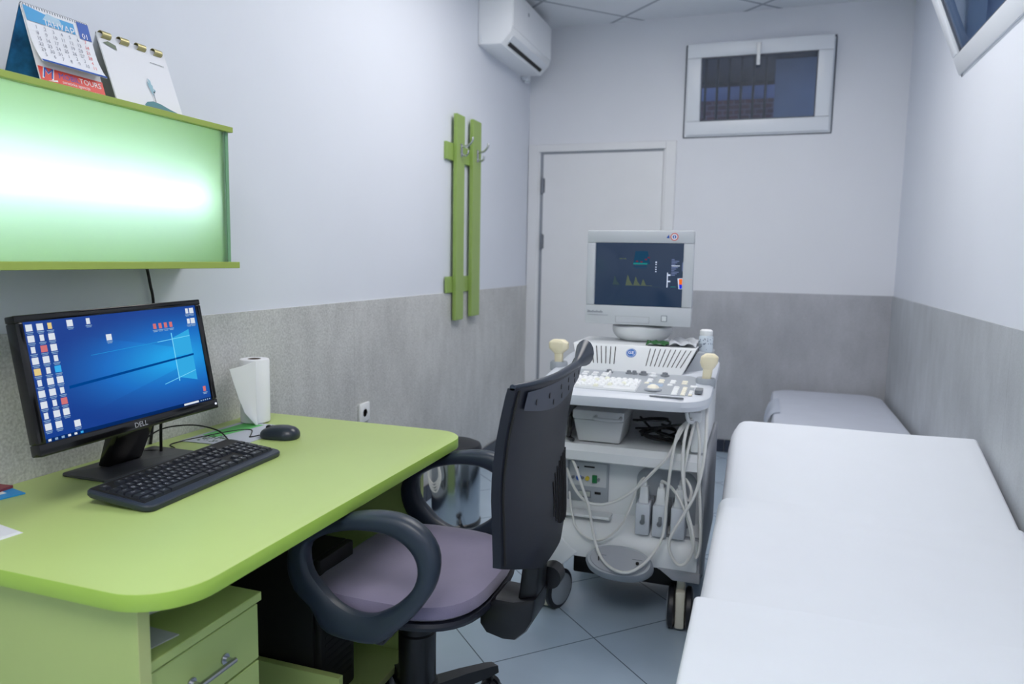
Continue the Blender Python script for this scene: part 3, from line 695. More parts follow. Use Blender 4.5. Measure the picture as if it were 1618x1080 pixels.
def P1(u, v, l=.002): return fa+wv*u+uy*(hh*v)+nz*l
def band(k, u0, u1, v0, v1, mi, l=.0022): k.m(mi).quad(P1(u0, v0, l), P1(u1, v0, l), P1(u1, v1, l), P1(u0, v1, l))
k = MB(); band(k, 0, 1, 0, .225, 0)
k.m(1).text('MOBIL', .0185, P1(.28, .155, .0026), ux, uy, 'LEFT'); k.m(2).text('TOURS', .0185, P1(.60, .155, .0026), ux, uy, 'LEFT')
k.m(2).text('turisticka agencija', .010, P1(.32, .085, .0026), ux, uy, 'LEFT'); k.m(2).text('tel / fax', .008, P1(.86, .04, .0026), ux, uy)
k.m(2).text('M', .042, P1(.13, .145, .0025), ux, uy+ux*.3); k.m(1).text('M', .036, P1(.13, .148, .0028), ux, uy+ux*.3)
k.m(2)._add([P1(.10, .055, .0026), P1(.25, .09, .0026), P1(.25, .065, .0026)], [(0, 1, 2)])
k.build('printed_foot', [red_m, blue_m, white_m], c1)
# month page, curling away at its lower edge
rows = []
for j in range(9):
    v = 1-j/8*.76; curl = .016*max(0, (j-4)/4)**2
    rows.append([P1(u_/6, v-(.02*(u_/6)*0), .0035+curl) for u_ in range(7)])
pg = MB().slab(rows, nz*.0008).build('month_page', paper, c1)
def Pp(u, v, l=.0056):
    j = (1-v)/.76*8; curl = .016*max(0, (j-4)/4)**2
    return P1(u, v, l+curl)
k = MB()
k.m(0)._add([Pp(.01, .78), Pp(.74, .79), Pp(.74, .93), Pp(.30, .93), Pp(.10, .96), Pp(.0, .97)], [(0, 1, 2, 3, 4, 5)])
k.m(1)._add([Pp(.25, .85, .0058), Pp(.55, .83, .0058), Pp(.52, .92, .0058), Pp(.34, .95, .0058)], [(0, 1, 2, 3)])
k.m(2).quad(Pp(.80, .76), Pp(.99, .76), Pp(.99, .985), Pp(.80, .985))
k.m(3).text('JАНУАР', .021, Pp(.50, .815, .0064), ux, uy); k.m(3).text('01', .018, Pp(.89, .80, .0064), ux, uy)
for r_ in range(6):
    for c_ in range(7):
        k.m(5 if c_ == 6 else 4).text(str(1+(r_*7+c_) % 31), .0115, Pp(.12+c_*.125, .72-r_*.072, .0062), ux, uy)
k.m(2)
for i in range(6): k._add([Pp(i/6, .245, .0064), Pp((i+1)/6, .245, .0064), Pp((i+1)/6, .27, .0064), Pp(i/6, .27, .0064)], [(0, 1, 2, 3)])
k.build('page_print', [sky_m, mat('pale_mountain_print', (176, 206, 226), .6), blue_m, white_m, ink_m, red_m], pg)
k = MB()
for i in range(26):
    c = tpv+wv*((i+.5)/26)-Vector((0, 0, .003)); k.tube([c+Vector((.0055*math.cos(a), 0, .0055*math.sin(a))) for a in [2*math.pi*q/8 for q in range(8)]], .0011, 5, True, 2)
k.build('spiral_wire', steel_d, c1)

c2 = thing('flip_calendar', 'white ring calendar with a teal plant picture beside the spiral one', 'calendar', (.115, 1.45, ST))
fa, tpv, ba, wv = tent(1.316, 1.528, .172, .112, 1.832, .052)
ux = wv.normalized(); uy = (tpv-fa).normalized(); nz = ux.cross(uy); hh = (tpv-fa).length
front = leaf(fa+Vector((.0, 0, 0)), tpv, wv, .0035, 'front_leaf', paper, c2); leaf(ba, tpv, wv, .002, 'back_leaf', paper_grey, c2)
k = MB()
k.m(0)._add([P1(.40, .03), P1(.93, .03), P1(.90, .055), P1(.78, .09), P1(.66, .135), P1(.55, .15), P1(.45, .12), P1(.40, .07)], [tuple(range(8))])
k.m(3)._add([P1(.40, .03, .0026), P1(.88, .03, .0026), P1(.74, .055, .0026), P1(.55, .06, .0026), P1(.41, .055, .0026)], [tuple(range(5))])
k.m(1)._add([P1(.585, .14, .0024), P1(.595, .14, .0024), P1(.60, .27, .0024), P1(.592, .27, .0024)], [(0, 1, 2, 3)])
for q, (a_, b_) in enumerate(((.56, .36), (.545, .42), (.57, .47), (.585, .40), (.61, .33))): k.m(2)._add([P1(.593, .22+.02*q, .0025+q*.0001), P1(a_, b_-.05, .0025+q*.0001), P1(a_-.004, b_+.03, .0025+q*.0001), P1(a_+.03, b_, .0025+q*.0001)], [(0, 1, 2, 3)])
k.build('page_print', [teal_m, mat('dark_stem_print', (60, 80, 90), .6), mat('pale_leaf_print', (150, 190, 206), .6), mat('slate_print', (96, 106, 118), .6), mat('olive_print', (110, 124, 104), .6)], c2)
k = MB(); k._add([P1(.04, .86), P1(.22, .80), P1(.22, .87), P1(.12, .90)], [(0, 1, 2, 3)]); k.build('corner_emblem', MATS['olive_print'], c2)
k = MB().quad(P1(.70, .78), P1(.92, .775), P1(.92, .782), P1(.70, .787)); k.build('caption_line', MATS['slate_print'], c2)
for i in range(4):
    c = tpv+wv*(.10+i*.255); MB().lathe([(.0080, -.013), (.0092, -.013), (.0092, .013), (.0080, .013)], c+nz*.001-uy*.004, ux, 20, False).build('ring', [brass], c2)
tag(MB(rot_at((.12, 1.59, ST), .1)).box(-.05, .045, -.022, .022, 0, .012, .002).build('small_box', paper), 'flat white box lying beside the ring calendar', 'box')
tag(MB(rot_at((.13, 1.648, ST), -.05)).box(-.05, .04, -.016, .016, 0, .006, .002).build('tablet_strip', mat('silver_foil', (196, 202, 206), .3, .3)), 'thin silvery strip at the right end on the wall light', 'packet')

# ------------------------------------------------------------------ coat rack, socket, air conditioner
rack_green = mat('coat_rack_green', (142, 170, 90), .4, noise=.02)
rk = thing('coat_rack', 'lime green wooden coat rack of two upright boards on the left wall', 'coat rack', (.02, 3.83, .95))
MB().box(.0005, .018, 3.597, 4.035, 1.832, 1.925, .0015, 1).build('batten', rack_green, rk)
MB().box(.0085, .018, 3.600, 4.035, 1.108, 1.198, .0015, 1).build('batten', rack_green, rk)
MB().box(.018, .040, 3.684, 3.795, .952, 2.085, .002, 1).build('upright_board', rack_green, rk)
MB().box(.018, .040, 3.918, 4.045, .960, 2.095, .002, 1).build('upright_board', rack_green, rk)
for y in (3.745, 3.985):
    MB().box(.040, .044, y-.012, y+.012, 1.86, 1.93, .002, 1).tube([(.043, y, 1.915), (.08, y, 1.92), (.105, y, 1.945), (.108, y, 1.965)], .006).tube([(.043, y, 1.875), (.06, y, 1.865), (.078, y, 1.875), (.082, y, 1.895)], .006).build('hook', steel, rk)
so = thing('wall_socket', 'white wall socket on the grey wall above the desk corner', 'socket', (.008, 2.728, .61))
MB().box(.0081, .020, 2.685, 2.772, .568, .655, .005).build('cover_plate', white_btn, so)
MB().lathe([(.017, .0), (.018, .0015), (.018, .0005)], (.0195, 2.728, .61), (1, 0, 0), 24).build('socket_face', mat('socket_recess', (204, 208, 216), .4), so)
for dy in (-.0095, .0095): MB().cyl((.0205, 2.728+dy, .61), (.022, 2.728+dy, .61), .0028, n=10).build('contact_hole', black_matte, so)

ac_white = mat('air_conditioner_white', (242, 245, 249), .35)
ac = thing('air_conditioner', 'white wall air conditioner high on the left wall near the corner', 'air conditioner', (.1, 4.46, 2.54))
prof = [(.001, 2.55), (.145, 2.545), (.205, 2.607), (.212, 2.64), (.212, 2.835), (.195, 2.868), (.001, 2.868)]
MB().prism([(p[0], p[1]) for p in prof], 4.07, 4.865, 1, .006).build('housing', ac_white, ac)
MB().prism([(.2125, 2.635), (.217, 2.64), (.217, 2.845), (.205, 2.863), (.2125, 2.85)], 4.078, 4.857, 1).build('front_panel', ac_white, ac)
def along(t, off): return (.150+(.202-.150)*t+off*.72, 2.550+(2.604-2.550)*t-off*.69)
a_, b_, c_, d_ = along(.12, .0015), along(.42, .0015), along(.42, .003), along(.12, .003)
MB().prism([a_, b_, c_, d_], 4.15, 4.80, 1).build('air_outlet', black_matte, ac)
a_, b_, c_, d_ = along(.46, .0012), along(.98, .0012), along(.98, .006), along(.46, .006)
MB().prism([a_, b_, c_, d_], 4.12, 4.83, 1).build('flap', pvc, ac)
MB().box(.2172, .2178, 4.35, 4.37, 2.775, 2.795).build('badge', mach_grey, ac)
MB().box(.0005, .05, 4.866, 4.95, 2.53, 2.57, .008).cyl((.028, 4.92, 2.535), (.028, 4.92, 2.52), .018, n=16).build('pipe_cover', pvc, ac)
MB().box(.02, .024, 4.064, 4.0699, 2.56, 2.60).build('end_clip', pvc, ac)

# ------------------------------------------------------------------ pedal bin
bn = thing('pedal_bin', 'steel pedal bin with black lid on the floor by the left wall', 'bin', (.285, 3.14, 0))
bc = (.285, 3.14, 0)
MB().lathe([(.118, .02), (.120, .03), (.120, .355), (.117, .36)], bc, n=48).build('body', mat('polished_steel', (176, 184, 192), .18, 1), bn)
MB().lathe([(.122, 0), (.124, .004), (.124, .022), (.119, .026)], bc, n=48).build('base_ring', black_pl, bn)
MB().lathe([(.122, .352), (.125, .356), (.125, .385), (.118, .40), (.09, .412), (.04, .418), (.002, .42)], bc, n=48).build('lid', mat('bin_lid_black', (30, 33, 40), .5), bn)
MB().tube([(.36, 3.04, .018), (.385, 3.005, .022), (.405, 2.975, .03)], .012).box(.37, .44, 2.945, 2.99, .026, .045, .008).build('pedal', black_pl, bn)
k = MB()
for i in range(4):
    k.tube([(.222+.004*i, 3.005-.003*i, .40), (.205-.004*i, 3.012, .34), (.203+.003*i, 3.006-.003*i, .26-.012*i), (.235+.006*i, 2.990-.003*i, .235-.012*i), (.262+.003*i, 2.990, .27), (.250, 2.997, .34), (.232, 3.004, .405)], .0042)
tag(k.build('cable_coil', cable_w), 'white cable coil hanging over the rim of the steel bin', 'cable')

# ------------------------------------------------------------------ swivel chair (faces the desk, back to the right)
CX, CY = .835, 1.605
ch = thing('office_chair', 'charcoal office chair with violet grey seat standing at the desk', 'chair', (CX, CY, 0))
def superring(cx, cy, rx, ry, z, p=3.2, n=44, zf=None):
    out = []
    for i in range(n):
        a = 2*math.pi*i/n; c, s_ = math.cos(a), math.sin(a)
        x = cx+rx*math.copysign(abs(c)**(2/p), c); y = cy+ry*math.copysign(abs(s_)**(2/p), s_)
        out.append((x, y, z if zf is None else zf(x, y, z)))
    return out
def seatz(x, y, z): return z+.012*((y-CY)/.24)**2-.02*max(0, (.66-x)/.1)**1.5
sx, sy = .83, 1.612
k = MB(); rr = []
for s_, z in ((.96, .447), (1.0, .455), (1.0, .468), (.97, .482), (.88, .492), (.7, .496), (.4, .496), (.12, .495)): rr.append(superring(sx, sy, .232*s_, .262*s_, z, zf=seatz))
k.loft(rr).build('seat', fabric, ch)
k = MB(); k.loft([superring(sx, sy, .19, .21, .418, zf=seatz), superring(sx, sy, .236, .266, .428, zf=seatz), superring(sx, sy, .240, .270, .438, zf=seatz), superring(sx, sy, .236, .266, .4465, zf=seatz)])
k.build('seat_pan', chair_pl, ch)
# armrest loops: centre line (x, z) and half width in the plane
AO = [(.632, .568), (.643, .618), (.693, .668), (.765, .703), (.848, .727), (.928, .730), (.985, .709), (1.020, .670), (1.028, .623), (1.012, .563), (.964, .496), (.911, .444), (.874, .416), (.809, .410), (.733, .421), (.695, .473), (.651, .510)]
AI = [(.690, .600), (.697, .630), (.746, .661), (.800, .678), (.850, .684), (.900, .682), (.942, .666), (.970, .637), (.977, .602), (.964, .563), (.930, .525), (.895, .500), (.856, .482), (.810, .481), (.763, .499), (.730, .527), (.700, .560)]
def resample(P, n):
    P = catmull([(x, 0, z) for x, z in P], 8, True); L = [0]
    for i in range(len(P)): L.append(L[-1]+(P[(i+1) % len(P)]-P[i]).length)
    cen = sum(P, Vector())/len(P)
    out = []
    for q in range(n):       # by angle around the loop's middle
        a = 2*math.pi*q/n; d = Vector((math.cos(a), 0, math.sin(a))); best = None
        c0 = Vector((.83, 0, .585))
        for i in range(len(P)):
            p, e = P[i]-c0, P[(i+1) % len(P)]-P[i]
            den = d.x*e.z-d.z*e.x
            if abs(den) < 1e-9: continue
            t = (p.x*e.z-p.z*e.x)/den; s_ = (p.x*d.z-p.z*d.x)/den
            if t > 0 and -.001 <= s_ <= 1.001 and (best is None or t > best): best = t
        out.append(c0+d*(best or .2))
    return out
OUT, INN = resample(AO, 64), resample(AI, 64)
def arm(y, sgn):
    rings = []
    for i in range(64):
        o_, n_ = OUT[i], INN[i]; c = (o_+n_)/2; h = (o_-n_)/2
        top = max(0, math.sin(2*math.pi*i/64)); dy = .021+.007*top
        ring = []
        for q in range(14):
            a = 2*math.pi*q/14; ca, sa = math.cos(a), math.sin(a)
            ca = math.copysign(abs(ca)**.7, ca); sa = math.copysign(abs(sa)**.7, sa)
            ring.append(c+h*ca+Vector((0, y+sgn*dy*sa, 0)))
        rings.append(ring)
    rings.append(rings[0])
    MB().loft(rings, False).build('armrest', chair_arm, ch)
arm(1.325, 1); arm(1.905, 1)
for y0, y1 in ((1.335, 1.47), (1.755, 1.895)): MB().box(.77, .88, y0, y1, .402, .418, .004).build('arm_bracket', black_pl, ch)
# back shell
def backx(y, z):
    t = (y-1.605)/.225
    base = 1.197-.040*max(0, -t)**2-.010*max(0, t)**2
    zz = [(1.06, .050), (1.02, .030), (.96, .017), (.90, .006), (.82, -.002), (.77, -.003), (.69, .001), (.615, .004), (.54, -.006)]
    for (za, xa), (zb, xb) in zip(zz, zz[1:]):
        if z >= zb: return base+xb+(xa-xb)*min(1, (z-zb)/(za-zb))
    return base+zz[-1][1]
NY, NZ = 26, 24
def brow(z01, inner):
    out = []
    for i in range(NY+1):
        t = i/NY; y = 1.385+.445*t
        zb = .612-.07*min(1, t*2.2) if t < .5 else .542
        zb += .03*max(0, (t-.85)/.15)**2+.0*t
        zt = 1.024+.014*t
        z = zb+(zt-zb)*z01
        e = .012*(abs(2*t-1)**6)
        out.append((backx(y, z)-(.020 if inner else 0)-e, y, z))
    return out
outer_rows = [brow(j/NZ, False) for j in range(NZ+1)]; inner_rows = [brow(j/NZ, True) for j in range(NZ+1)]
def shell(rows_o, rows_i, k):
    n = len(rows_o[0])
    rings = [list(o_)+list(reversed(i_)) for o_, i_ in zip(rows_o, rows_i)]
    return k.loft(rings)
bk = shell(outer_rows, inner_rows, MB()).build('backrest', chair_pl, ch, sharp=40)
# rolled top rim
def rim_y(t): return 1.385+.445*t
rim = []
for i in range(27):
    t = i/26; y = rim_y(t); z = 1.024+.014*t; w_ = .0065+.004*t+.015*max(0, (t-.78)/.22)
    c = Vector((backx(y, z)-.012*abs(2*t-1)**6*(t < .5)-.009+.006*t, y, z+.002+.014*max(0, (t-.75)/.25)))
    rim.append([c+Vector((w_*math.cos(a), 0, (w_*1.1+.008*max(0, (t-.8)/.2))*math.sin(a))) for a in [2*math.pi*q/14 for q in range(14)]])
MB().loft(rim).build('top_rim', chair_arm, bk)
# grip recess with slots under the rim, side piping, lumbar vent
k = MB(); N = 20; rows = []
for j in range(5):
    r_ = []
    for i in range(N+1):
        t = .06+.90*i/N; y = rim_y(t); zt = 1.012+.014*t; zb = zt-.035-.033*math.sin(math.pi*min(1, t*1.02))
        z = zt+(zb-zt)*j/4; r_.append((backx(y, z)+.0012, y, z))
    rows.append(r_)
k.grid(rows).build('grip_recess', mat('grip_plastic', (58, 64, 80), .5), bk)
k = MB()
for i, (t, dz_) in enumerate(((.16, .030), (.30, .026), (.38, .048), (.46, .018), (.52, .045), (.60, .012), (.66, .038), (.74, .010), (.80, .030), (.88, .014))):
    y = rim_y(t); z = 1.012+.014*t-dz_; x = backx(y, z)+.0016
    k.hull8([(x, y-.003, z-.007), (x, y+.002, z-.008), (x+.001, y+.002, z-.008), (x+.001, y-.003, z-.007)], [(x, y-.001, z+.007), (x, y+.004, z+.006), (x+.001, y+.004, z+.006), (x+.001, y-.001, z+.007)])
k.build('grip_slots', black_matte, bk)
k = MB()
for i in range(8):
    y = 1.640+i*.0215; hgt = .098*math.sqrt(max(.08, 1-((7.3-i)/8.2)**2)); pts = []
    for q in range(9):
        z = .700+(q/8*2-1)*hgt; pts.append((backx(y, z)+.0010-.012*abs(2*((y-1.385)/.445)-1)**6, y+.006*math.cos((q/8*2-1)*1.5), z))
    k.tube(pts, .0027, 6, smooth=2)
k.build('lumbar_vent', black_matte, bk)
pts = [Vector((backx(1.392, z)+.0006-.008, 1.392, z)) for z in [.618+i*.0365 for i in range(12)]]
MB().tube(pts, .0035, 6).build('edge_piping', black_matte, bk)
# back upright and its elbow, knob, mechanism
MB().hull8([(1.132, 1.562, .455), (1.182, 1.562, .455), (1.182, 1.648, .455), (1.132, 1.648, .455)], [(1.150, 1.565, .62), (1.190, 1.565, .62), (1.190, 1.645, .62), (1.150, 1.645, .62)], .008).build('back_upright', black_pl, ch)
k = MB(); k.prism([(1.036, .425), (1.078, .459), (1.125, .458), (1.184, .474), (1.178, .415), (1.160, .382), (1.132, .355), (1.100, .352), (1.054, .362), (1.036, .385)], 1.545, 1.665, 1, .012)
k.build('elbow_cover', black_pl, ch)
MB().box(.80, 1.045, 1.575, 1.635, .388, .415, .006).build('tilt_arm', black_pl, ch)
MB().cyl((1.188, 1.655, .485), (1.188, 1.70, .485), .030, n=20).build('tension_knob', black_pl, ch)
MB().box(.74, .93, 1.53, 1.68, .375, .420, .01).build('tilt_mechanism', black_pl, ch)
MB().tube([(.80, 1.54, .40), (.80, 1.42, .395), (.80, 1.36, .388)], .006).build('height_lever', black_pl, ch)
MB().lathe([(.047, .16), (.051, .165), (.051, .30), (.047, .305), (.047, .375), (.040, .38)], (CX, CY, 0), n=32).lathe([(.056, .07), (.056, .16), (.05, .165)], (CX, CY, 0), n=32).build('gas_column', black_pl, ch)
for i in range(5):
    a = math.radians(62+72*i); d = Vector((math.cos(a), math.sin(a), 0)); n_ = Vector((-d.y, d.x, 0)); c = Vector((CX, CY, 0))
    def rg(r, w_, z0, z1): return [c+d*r+n_*w_+Vector((0, 0, z0)), c+d*r-n_*w_+Vector((0, 0, z0)), c+d*r-n_*w_*.8+Vector((0, 0, z1)), c+d*r+n_*w_*.8+Vector((0, 0, z1))]
    MB().loft([rg(.045, .030, .085, .135), rg(.16, .024, .083, .120), rg(.26, .020, .075, .102), rg(.285, .018, .075, .095)]).build('base_leg', black_pl, ch)
    e = c+d*.265
    cs = MB().box(e.x-.010, e.x+.010, e.y-.010, e.y+.010, .05, .085, .003).build('caster', black_pl, ch)
    for s_ in (-1, 1):
        w_ = Vector((math.cos(a+.6), math.sin(a+.6), 0)); MB().cyl(e+w_*(s_*.006)+Vector((0, 0, .028)), e+w_*(s_*.024)+Vector((0, 0, .028)), .028, n=20).build('wheel', rubber, cs)

# ------------------------------------------------------------------ ultrasound machine
us = thing('ultrasound_machine', 'white wheeled ultrasound machine with monitor and control console in front of door', 'ultrasound machine', (1.24, 2.7, 0))
X0u, X1u = .975, 1.505
prof = [(2.395, .24), (2.390, .27), (2.400, .315), (2.430, .345), (2.475, .362), (2.492, .38), (2.495, .565), (2.42, .585), (2.398, .595), (2.396, .628), (2.42, .648), (2.80, .652), (2.80, .835), (3.03, .835), (3.03, .22), (2.60, .22)]
MB().prism(prof, X0u, X1u, 0, .004).build('lower_body', mach, us)
MB().box(X1u, X1u+.014, 2.415, 3.02, .225, .645, .005).build('side_panel', mach_side, us)
MB().box(X0u-.014, X0u, 2.415, 3.02, .225, .645, .005).build('side_panel', mach_side, us)
k = MB().hull8([(1.37, 2.392, .235), (1.515, 2.392, .235), (1.515, 2.60, .235), (1.37, 2.60, .235)], [(1.385, 2.43, .35), (1.515, 2.43, .35), (1.515, 2.60, .35), (1.385, 2.60, .35)], .006)
k.hull8([(1.425, 2.388, .205), (1.517, 2.388, .205), (1.517, 2.60, .205), (1.425, 2.60, .205)], [(1.375, 2.390, .24), (1.517, 2.390, .24), (1.517, 2.60, .24), (1.375, 2.60, .24)], .004)
k.build('caster_fairing', mach_side, us)
k = MB().hull8([(.962, 2.386, .203), (1.035, 2.386, .203), (1.035, 2.60, .203), (.962, 2.60, .203)], [(.962, 2.388, .345), (1.085, 2.388, .255), (1.085, 2.60, .255), (.962, 2.60, .345)], .006)
k.build('caster_fairing', mach, us)
MB().box(1.462, 1.510, 2.42, 2.80, .655, .83, .008).build('console_post', mach, us)
MB().box(.972, 1.012, 2.46, 2.80, .655, .83, .008).build('console_post', mach, us)
MB().box(1.03, 1.44, 2.56, 2.99, .105, .222, .006).build('added_shade_block', black_matte, us)  # black block added to deepen the shadow under the cart
# connector shelf panel with rounded top
MB().prism(rounded(1.275, 1.485, .362, .565, (.005, .04, .04, .005), 6), 2.488, 2.494, 1).build('connector_panel', mach_grey, us)
# three plug blocks
for i, cx in enumerate((1.312, 1.371, 1.434)):
    MB().box(cx-.029, cx+.029, 2.478, 2.489, .352, .470, .004).build('slot_recess', mach_dark, us)
    pb = MB().box(cx-.026, cx+.024, 2.405, 2.478, .346, .458, .005).build('probe_plug', mach_console, us)
    MB().hull8([(cx-.018, 2.418, .457), (cx+.016, 2.418, .457), (cx+.016, 2.46, .457), (cx-.018, 2.46, .457)], [(cx-.014, 2.425, .515), (cx+.012, 2.425, .515), (cx+.012, 2.455, .515), (cx-.014, 2.455, .515)], .004).cyl((cx-.001, 2.44, .513), (cx-.001, 2.44, .53), .008, n=12).build('plug_neck', mach, pb)
    if i < 2: MB().cyl((cx, 2.405, .395), (cx, 2.397, .395), .0085, n=16).box(cx-.003, cx+.009, 2.390, 2.398, .398, .424, .003).build('plug_latch', mach_dark, pb)
# patient module
pm = MB().box(1.018, 1.172, 2.484, 2.494, .415, .575, .004).build('patient_module', mach_grey, us)
MB().box(1.026, 1.164, 2.4828, 2.4841, .475, .562).build('module_face', mat('module_light_grey', (192, 196, 200), .4), pm)
for x, c, s_ in ((1.040, mach_dark, .006), (1.062, blue_m, .010), (1.076, mach_dark, .005), (1.094, yellow_m, .008), (1.136, mach_dark, .005)):
    MB().cyl((x, 2.483, .505), (x, 2.474, .505), s_, n=14).build('module_socket', c, pm)
MB().box(1.112, 1.130, 2.476, 2.483, .490, .520, .002).build('module_socket', green_led, pm)
MB().box(1.06, 1.108, 2.4815, 2.4835, .432, .458).m(1).box(1.063, 1.105, 2.481, 2.4816, .436, .454).build('module_label', [mach_dark, mat('label_grey', (180, 186, 178), .5)], pm)
MB().box(1.122, 1.145, 2.481, 2.4835, .448, .457).build('module_switch', black_matte, pm)
MB().box(1.045, 1.06, 2.4822, 2.4828, .538, .545).m(0).box(1.08, 1.12, 2.4822, 2.4828, .545, .551).build('module_print', [black_matte], pm)
MB().box(1.00, 1.19, 2.43, 2.49, .372, .384, .004).build('module_ledge', mach, us)
# foot switch hanging on the front
k = MB(); rg = []
for s_, y, z in ((.80, 2.405, .222), (1, 2.392, .228), (1, 2.372, .246), (.93, 2.362, .258)):
    z += .014; rg.append([(1.246+.118*s_*math.copysign(abs(math.cos(a))**.85, math.cos(a)), y+.046*s_*math.sin(a)*.75-.03, z+.058*s_*math.sin(a)*.75) for a in [2*math.pi*i/36 for i in range(36)]])
k.loft(rg); fs_ = k.build('foot_switch', mach_grey, us)
k = MB()
for i in range(1): k.loft([[(1.246+.10*math.cos(a), 2.331+.030*math.sin(a), .2735+.038*math.sin(a)) for a in [2*math.pi*i/36 for i in range(36)]], [(1.246+.098*math.cos(a), 2.3295+.029*math.sin(a), .2750+.037*math.sin(a)) for a in [2*math.pi*i/36 for i in range(36)]]])
k.build('switch_plate', mat('foot_switch_plate', (152, 156, 164), .4), fs_)
k = MB()
for cx in (1.185, 1.310):
    k.m(0).tube([(cx-.016, 2.3215, .259), (cx-.016, 2.336, .282), (cx+.016, 2.336, .282), (cx+.016, 2.3215, .259)], .0012, 6, True, 1)
k.cyl((1.312, 2.327, .272), (1.312, 2.325, .275), .006, n=14).box(1.176, 1.192, 2.324, 2.328, .276, .279).box(1.176, 1.179, 2.322, 2.330, .264, .280)
k.build('switch_marks', black_matte, fs_)
# casters
def caster(cx, cy, yaw, parent):
    M = rot_at((cx, cy, 0), yaw)
    c = MB(M).box(-.017, .017, -.05, .05, .012, .15, .008).box(-.014, .014, -.022, .022, .14, .225, .004).build('caster', cream_dull, parent)
    for s_ in (-1, 1):
        MB(M).lathe([(.045, 0), (.066, 0), (.075, .006), (.075, .019), (.066, .025), (.045, .025)], (s_*.018, 0, .075), (s_, 0, 0), 40).build('tyre', rubber, c)
        MB(M).lathe([(.058, .022), (.060, .026), (.05, .029), (.002, .030)], (s_*.018, 0, .075), (s_, 0, 0), 36).build('wheel_disc', mach_grey, c)
caster(1.448, 2.475, math.radians(4), us); caster(.972, 2.475, math.radians(-22), us); caster(1.45, 2.93, 0, us); caster(1.03, 2.93, 0, us)
# console
def zd(y): return .862+(y-2.28)*.118
def conring(gx, y0, dz, fr=.10):
    o_ = rounded(.925+gx, 1.528-gx, y0, 2.86, (fr, .05, .05, fr), 8); out = []
    for x, y in o_:
        yy = y-.012*math.sin((x-.95)/.55*math.pi*1.6)*(1 if y < 2.35 else 0)
        out.append((x, yy, zd(y)+dz))
    return out
MB().loft([conring(.03, 2.30, -.050), conring(.006, 2.272, -.042), conring(0, 2.265, -.025), conring(.003, 2.268, -.008), conring(.014, 2.280, 0), conring(.04, 2.31, .001)]).build('console', mach_console, us)
dk = MB().prism(rounded(.965, 1.468, 2.318, 2.565, (.05, .04, .02, .02), 6), -.001, .0018)
for v in dk.bm.verts: v.co.z += zd(v.co.y)
deck = dk.build('control_deck', mach_grey, us)
def on_deck(M_y): return zd(M_y)
def dbox(x0, x1, y0, y1, h, bev=0, base=.0015):
    z0, z1 = zd(y0)+base, zd(y1)+base
    return MB().hull8([(x0, y0, z0), (x1, y0, z0), (x1, y1, z1), (x0, y1, z1)], [(x0+bev, y0+bev, z0+h), (x1-bev, y0+bev, z0+h), (x1-bev, y1-bev, z1+h), (x0+bev, y1-bev, z1+h)])
kbp = dbox(.985, 1.285, 2.322, 2.455, .006, .003).build('console_keyboard', mach, us)
for r_ in range(5):
    n_ = 14 if r_ else 9
    for c_ in range(n_):
        wd = .0192 if r_ else .0192
        x = .992+c_*.0205+(.003*r_ if r_ < 4 else 0)
        if r_ == 0: x = .992+c_*.0205+(0 if c_ < 3 else .0); 
        if x+.0175 > 1.283: continue
        y = 2.330+r_*.0238
        dbox(x, x+.0175, y, y+.0195, .0055, .003, .0078).build('console_key', white_btn if (c_*3+r_) % 7 else key_cream, kbp)
bt_list = []
for r_ in range(2):
    for c_ in range(5): bt_list.append((.985+c_*.036, 2.492+r_*.026, .022, .010, 0))
for r_ in range(2):
    for c_ in range(4): bt_list.append((1.300+c_*.040, 2.452+r_*.024, .020, .011, c_ % 2))
for r_ in range(5): bt_list += [(1.400, 2.322+r_*.020, .020, .010, 0), (1.430, 2.322+r_*.020, .016, .010, 1)]
bt_list += [(1.455, 2.345, .014, .010, 0), (1.455, 2.365, .014, .010, 0), (1.455, 2.325, .014, .010, 1), (1.452, 2.42, .024, .014, 0), (1.295, 2.43, .018, .010, 1), (1.375, 2.425, .018, .010, 0)]
for x, y, w_, h_, c_ in bt_list: dbox(x, x+w_, y, y+h_, .004, .002).build('console_button', amber if c_ else white_btn, deck)
dbox(1.312, 1.362, 2.405, 2.432, .002, .002).build('trackball_surround', mat('pale_blue_plastic', (150, 170, 196), .4), deck)
k = MB().lathe([(.030, 0), (.028, .005), (.022, .008)], (1.337, 2.362, zd(2.362)+.001), n=24).m(1).lathe([(.022, .006), (.017, .014), (.008, .019), (.001, .020)], (1.337, 2.362, zd(2.362)+.001), n=24)
k.build('trackball', [mach_grey, amber], deck)
for x, y, r_, c_ in ((1.150, 2.540, .010, mach_dark), (1.222, 2.545, .0085, mach_dark), (1.242, 2.545, .0085, mach_dark), (1.275, 2.545, .011, mach_dark), (1.312, 2.53, .010, white_btn), (1.352, 2.545, .011, mach_dark)):
    MB().lathe([(r_*1.5, 0), (r_*1.4, .004), (r_, .005), (r_*.85, .012), (r_*.3, .0135)], (x, y, zd(y)+.001), n=20).build('control_knob', [c_], deck)
dbox(1.153, 1.163, 2.462, 2.525, .012, .003).build('gain_slider', white_btn, deck)
MB().prism(rounded(1.335, 1.445, 2.288, 2.303, (.007,)*4, 5), zd(2.29)+.001, zd(2.29)+.0026).build('hand_grip', mach_dark, us)
MB().prism(rounded(1.00, 1.07, 2.29, 2.305, (.007,)*4, 5), zd(2.29)+.001, zd(2.29)+.0026).build('hand_grip', mach_dark, us)
